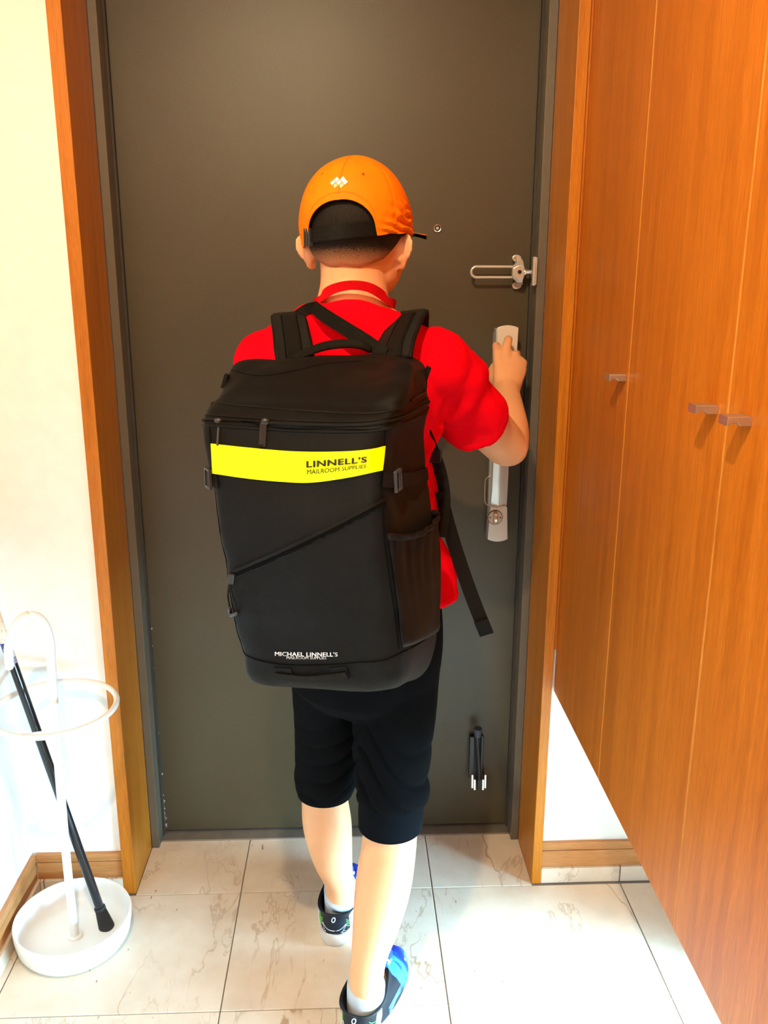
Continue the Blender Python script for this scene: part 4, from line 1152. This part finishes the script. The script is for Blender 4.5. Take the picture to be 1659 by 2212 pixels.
def lettering(name, txt, fpx, mat_, par, bold=0., off=.0004, aspect=1., target=None, space=1.):
    """fpx(s,t): s 0..1 along text, t 0..1 upward -> pixel; glyphs laid on the surface"""
    cu = bpy.data.curves.new('t', 'FONT'); cu.body = txt; cu.size = 1; cu.resolution_u = 3; cu.space_character = space
    o = bpy.data.objects.new('t', cu); COL.objects.link(o)
    dg = bpy.context.evaluated_depsgraph_get(); dg.update()
    me = bpy.data.meshes.new_from_object(o.evaluated_get(dg)); bpy.data.objects.remove(o)
    xs_ = [v_.co.x for v_ in me.vertices]; ys_ = [v_.co.y for v_ in me.vertices]; x0, x1, y0, y1 = min(xs_), max(xs_), min(ys_), max(ys_)
    bm = bmesh.new()
    for ox, oy in ([(0, 0)] if not bold else [(0, 0), (-bold, 0), (bold, 0), (0, bold*.7), (0, -bold*.7), (bold*.7, bold*.5), (-bold*.7, -bold*.5), (bold*.7, -bold*.5), (-bold*.7, bold*.5)]):
        me.transform(Matrix.Translation((ox, oy, 0))); bm.from_mesh(me); me.transform(Matrix.Translation((-ox, -oy, 0)))
    bpy.data.meshes.remove(me)
    for v_ in bm.verts:
        h = target(*fpx((v_.co.x-x0)/(x1-x0), (v_.co.y-y0)/(y1-y0)), off); v_.co = h[0] if h else V((0, 0, 0))
    return fin(name, bm, M[mat_], par)
def qd(a, b, c, d, sag=0.):
    """pixel corners: a bottom-left, b bottom-right, c top-right, d top-left"""
    def f(s, t):
        x = (a[0]*(1-s)+b[0]*s)*(1-t)+(d[0]*(1-s)+c[0]*s)*t; y = (a[1]*(1-s)+b[1]*s)*(1-t)+(d[1]*(1-s)+c[1]*s)*t
        return (x, y+sag*4*s*(1-s))
    return f
def onband(u, v, off): return hit(bandb, u, v, off)
lettering('lettering', "LINNELL'S", qd((664,1009.5), (792,998), (793,986), (664,995.5), .8), 'inkblack', band, .034, .0020, target=onband, space=1.08)
lettering('lettering', 'MAILROOM SUPPLIES', qd((665,1024.5), (791,1010), (792,1002.5), (665,1014), .8), 'inkblack', band, .006, .0022, target=onband)
lettering('print', "MICHAEL LINNELL'S", qd((595,1415.5), (730,1417), (730,1408), (595,1406.5), .5), 'inkwhite', bag, .026, .0014, target=anyhit, space=1.05)
lettering('print', 'MAILROOM SUPPLIES', qd((620,1422.5), (706,1423), (706,1417), (620,1416.5), .3), 'inkwhite', bag, .008, .0014, target=anyhit)
# zip pulls
def slab(name, u0, v0, u1, v1, wpx, mat_, par, t=.003, off=.004, bev=.001):
    a = anyhit(u0, v0, off); b = anyhit(u1, v1, off)
    a, b = a[0], b[0]; ax = (b-a); ln = ax.length; ax.normalize(); n = -ray(u0, v0); n = (n-ax*n.dot(ax)).normalized(); s_ = ax.cross(n)
    bm = bmesh.new(); obox(bm, (a+b)/2, ax, s_, n, ln/2, wpx*(a-CAM).dot(fwd)/FPX/2, t/2)
    return fin(name, bm, M[mat_], par, bevel=bev)
p1 = slab('zip_pull', 574, 915, 570, 965, 15, 'black', bag, .003, .0045); p1['label'] = 'rubber zip pull tab with raised letters'
a = anyhit(577, 912, .004)[0]; bm = bmesh.new(); ell(bm, a, X, V((0,1,0)), Z, .006, .004, .005, 14, 8); fin('slider', bm, M['black'], p1, smooth=True)
slab('slider_rim', 569.5, 960, 569, 965, 9, 'piping', p1, .0012, .0068, .0003)
p2 = slab('zip_pull', 474, 912, 475, 962, 5, 'black', bag, .003, .0055)
bm = bmesh.new(); ell(bm, anyhit(474, 910, .003)[0], X, V((0,1,0)), Z, .006, .004, .004, 14, 8); fin('slider', bm, M['black'], p2, smooth=True)
part('zip_opening', [dict(pts=[(482,908), (520,912), (566,916)], r=.0016, off=.0022, flat=.004)], 'stitch')
p3 = slab('zip_pull', 503, 1238, 501, 1260, 14, 'black', bag, .004, .003)
bm = bmesh.new()
q = [anyhit(u, v, .004)[0] for u, v in ((500,1262), (497,1285), (494,1306), (497,1324), (507,1328), (515,1320), (512,1300), (506,1280), (502,1262))]
tube(bm, q, .0014, seg=8, sub=3); fin('pull_loop', bm, M['webbing'], p3, smooth=True)
bm = bmesh.new(); tube(bm, [anyhit(u, v, .005)[0] for u, v in ((494,1315), (499,1325), (508,1327), (516,1322))], .0030, seg=10, sub=3); fin('loop_end', bm, M['black'], p3, smooth=True)
# compression buckles
for nm, (u, v), fl in (('buckle', (852, 1038), 1), ('buckle', (441, 1036), -1)):
    c = anyhit(u, v, .005) or anyhit(460, 1036, .005)
    c0 = c[0]; n = c[1]
    if fl < 0: q_ = bb.find_nearest(at(446, 1036, -.762)); n = (q_[1] if q_[1].dot(V((-1, -1, 0))) > 0 else -q_[1]); n = V((n.x-.25, n.y-.25, 0)).normalized(); c0 = q_[0]+n*.006
    s_ = Z.cross(n).normalized(); zz_ = n.cross(s_)
    bm = bmesh.new(); w2, h2 = .0105, .0125
    for dx, dz, hx, hz in ((-w2, 0, .0018, h2), (w2, 0, .0018, h2), (0, -h2, w2+.0018, .0018), (0, h2, w2+.0018, .0018), (.003, 0, .0014, h2)):
        obox(bm, c0+s_*dx+zz_*dz, s_, zz_, n, hx, hz, .0022)
    fin(nm, bm, M['dgrey'] if fl > 0 else M['black'], bag, bevel=.0008)
part('compression_strap', [dict(pts=[(826,1036), (850,1038), (880,1036), (905,1030), (925,1022)], r=.0016, off=.002, flat=.019)], 'webbing')
part('compression_strap', [dict(pts=[(448,1036), (464,1039), (472,1040)], r=.0016, off=.002, flat=.019)], 'webbing')
# elastic side pocket: gathered panel over the right side
bm = bmesh.new(); NR, NC = 26, 40
tl = line([(836,1157), (856,1160), (880,1157), (905,1143), (930,1120), (944,1106)], 10); bl = line([(868,1398), (885,1393), (905,1384), (925,1374), (945,1362), (955,1354)], 10)
g2 = []
for i in range(NC+1):
    s_ = i/NC; col_ = []
    for j in range(NR+1):
        t_ = j/NR; a, b = samp(tl, s_), samp(bl, s_); h = anyhit(a[0]*(1-t_)+b[0]*t_, a[1]*(1-t_)+b[1]*t_, 0)
        if h is None: h = col_[-1] if col_ else (g2[-1][j] if g2 else None)
        bul = .004+.014*math.sin(math.pi*min(1, s_*1.02))*math.exp(-t_*1.8)*(.6+.4*s_) + .0022*math.sin(s_*42+1.4*math.sin(t_*5))*math.exp(-t_*3.2)
        col_.append((h[0]+h[1]*(bul-.002*(t_ > .97)), h[1]))
    g2.append(col_)
bridge(bm, [[x[0] for x in c]+[x[0]-x[1]*.0016 for x in c[::-1]] for c in g2])
sp = fin('side_pocket', bm, M['nylon2'], bag, smooth=True); sp['label'] = 'gathered elastic side pocket'
bm = bmesh.new(); tube(bm, [c[0][0]-c[0][1]*.0 for c in g2], [(.0022, .0048)]*len(g2), ref=V((.4, -.9, 0)), seg=8, sub=1); fin('elastic_hem', bm, M['webbing'], sp, smooth=True)
# bottom grab handle
part('bottom_handle', [dict(pts=[(596,1456), (628,1460), (670,1463), (715,1460), (752,1456)], r=.0018, off=.0042, flat=.0105)], 'webbing')
part('handle_patch', [dict(pts=[(594,1452), (632,1454)], r=.0014, off=.0012, flat=.016)], 'nylon2')
part('handle_patch', [dict(pts=[(716,1454), (753,1451)], r=.0014, off=.0012, flat=.018)], 'nylon2')
# haul loop
bm = bmesh.new()
ribbon(bm, [at(636, 776, -.640), at(662, 762, -.644), at(700, 748, -.646), at(742, 742.5, -.646), at(778, 745, -.644), at(800, 757, -.640)], V((.1, .75, .6)).normalized(), [.014, .017, .018, .018, .017, .012], .006, sub=5, round_=True)
fin('haul_loop', bm, M['webbing'], bag, smooth=True)
# shoulder straps
def strap(back, over, under, wid, tagname):
    pts = back+over+under
    bm = bmesh.new(); wd_ = [x[1] for x in pts]; ribbon(bm, [x[0] for x in pts], wd_, wid, .011, sub=6, round_=True)
    o = fin(tagname, bm, M['mesh'], bag, smooth=True); 
    bm = bmesh.new()
    for s_ in (-1, 1):
        tube(bm, [x[0]+x[1].normalized()*s_*(w2/2-.001) for x, w2 in zip(pts, wid)], .0036, seg=8, sub=5)
    fin('edge_binding', bm, M['piping'], o, smooth=True)
    bm = bmesh.new(); ribbon(bm, [x[0]+x[2].normalized()*.0066 for x in pts[:5]], wd_[:5], .019, .0020, sub=6); fin('strap_webbing', bm, M['webbing'], o)
    for s_ in (-1, 1):
        bm = bmesh.new(); tube(bm, [x[0]+x[2].normalized()*.0058+x[1].normalized()*s_*.0125 for x in pts[:5]], .0010, seg=6, sub=6); fin('channel_seam', bm, M['stitch'], o, smooth=True)
    return o
wl_ = V((.97, -.12, .05)); nb = V((0, -.8, .6)); nu = V((0, -.2, 1)); nf = V((0, 1, 0)); 
strap([(at(638,790,-.632), V((1,-.2,-.02)), nb), (at(634,752,-.612), V((1,-.2,.02)), nb), (at(629,718,-.580), V((1,-.25,.02)), V((0,-.6,.8)))],
      [(at(624,692,-.552), V((1,-.3,.05)), nu), (at(622,684,-.505), V((1,-.3,.1)), nu)],
      [(V((.388, -.428, 1.262)), V((1,-.3,.1)), V((0,.7,.7))), (V((.388, -.392, 1.19)), V((1,-.35,0)), nf), (V((.392, -.378, 1.08)), V((1,-.35,0)), nf), (V((.368, -.385, .99)), V((.6,-.7,0)), nf)],
      [.053, .056, .055, .054, .052, .050, .050, .045, .030], 'shoulder_strap')
strap([(at(848,776,-.650), V((.95,-.25,.18)), nb), (at(853,746,-.630), V((.92,-.25,.22)), nb), (at(866,716,-.602), V((.90,-.25,.22)), V((0,-.6,.8)))],
      [(at(880,690,-.566), V((.90,-.3,.22)), nu), (at(890,680,-.525), V((.9,-.35,.1)), nu)],
      [(V((.590, -.455, 1.262)), V((.95,-.35,0)), V((0,.7,.7))), (V((.600, -.428, 1.19)), V((1,-.35,0)), nf), (V((.605, -.420, 1.10)), V((1,-.35,0)), nf), (V((.628, -.435, 1.02)), V((.6,-.7,0)), nf)],
      [.056, .058, .056, .055, .052, .050, .050, .045, .030], 'shoulder_strap')
# load webbing that crosses the back
bm = bmesh.new()
ribbon(bm, [at(676, 662, -.560), at(705, 684, -.590), at(745, 709, -.612), at(790, 737, -.632), at(832, 765, -.646)], V((.60, -.15, .80)).normalized(), [.019, .021, .021, .021, .019], .002, sub=5)
ribbon(bm, [at(640, 678, -.548), at(662, 668, -.556), at(682, 664, -.558)], V((.2, -.3, 1)).normalized(), [.010, .016, .018], .002, sub=4)
fin('load_strap', bm, M['webbing'], bag)
# lower strap below the right arm and its loose end
bm = bmesh.new()
ribbon(bm, [at(906, 905, -.565), at(925, 950, -.555), at(945, 1000, -.545), at(958, 1050, -.545), at(960, 1100, -.555), at(950, 1160, -.575)], V((.88, -.42, .12)).normalized(), [.020, .022, .022, .020, .020, .020], .0026, sub=5)
fin('lower_strap', bm, M['webbing'], bag)
bm = bmesh.new(); c = at(938, 985, -.548); obox(bm, c, V((.88, -.42, .1)).normalized(), V((.1, 0, 1)).normalized(), V((.42, .88, 0)).normalized(), .013, .011, .003); fin('ladder_buckle', bm, M['black'], bag, bevel=.001)
bm = bmesh.new()
ribbon(bm, [at(953, 1062, -.548), at(968, 1130, -.545), at(992, 1210, -.540), at(1020, 1290, -.540), at(1051, 1369, -.545)], V((.96, -.2, .25)).normalized(), [.020, .0225, .0235, .0240, .0240], .0022, sub=6)
le = fin('loose_strap_end', bm, M['webbing'], bag)
bm = bmesh.new(); ribbon(bm, [at(1039, 1340, -.5465), at(1051.5, 1370.5, -.547)], V((.96, -.2, .25)).normalized(), .0248, .0042, sub=2); fin('folded_tip', bm, M['nylon'], le)
# small tabs on the lid shoulders
for u, v in ((484, 822), (922, 806)):
    h = anyhit(u, v, .001)
    if h:
        bm = bmesh.new(); obox(bm, h[0], V((.3, 0, .95)).normalized(), V((.95, 0, -.3)).normalized(), V((0, 1, 0)), .010, .003, .009); fin('side_tab', bm, M['webbing'], bag, bevel=.001)

for o in bpy.data.objects:
    if o.name.split('.')[0] in ('stitching', 'hem_stitch', 'green_stripes', 'silver_lines', 'blue_overlay_lines', 'laces', 'small_print', 'seam', 'white_lines', 'purple_lines', 'paint_chips', 'piping', 'pocket_flap', 'edge_binding', 'strap_slider'): o['kind'] = 'stuff'

# ---------------------------------------------------------------- ceiling lamps
for (x, y) in ((.30, -1.70), (-.05, -3.0)):
    l = empty('ceiling_lamp', (x, y, CZ)); tag(l, 'round recessed ceiling downlight over the %s' % ('entry floor' if y > -2 else 'wooden hall floor'), 'lamp')
    bm = bmesh.new(); bridge(bm, [[V((x+r*math.cos(2*math.pi*k/40), y+r*math.sin(2*math.pi*k/40), z)) for k in range(40)] for r, z in ((.062, CZ-.0005), (.062, CZ-.004), (.048, CZ-.006), (.046, CZ-.0005))], True, False, False); fin('rim', bm, M['lamprim'], l, auto=40)
    bm = bmesh.new(); bridge(bm, [[V((x+r*math.cos(2*math.pi*k/32), y+r*math.sin(2*math.pi*k/32), z)) for k in range(32)] for r, z in ((.045, CZ-.0006), (.045, CZ-.0030))]); fin('diffuser', bm, M['bulb'], l)
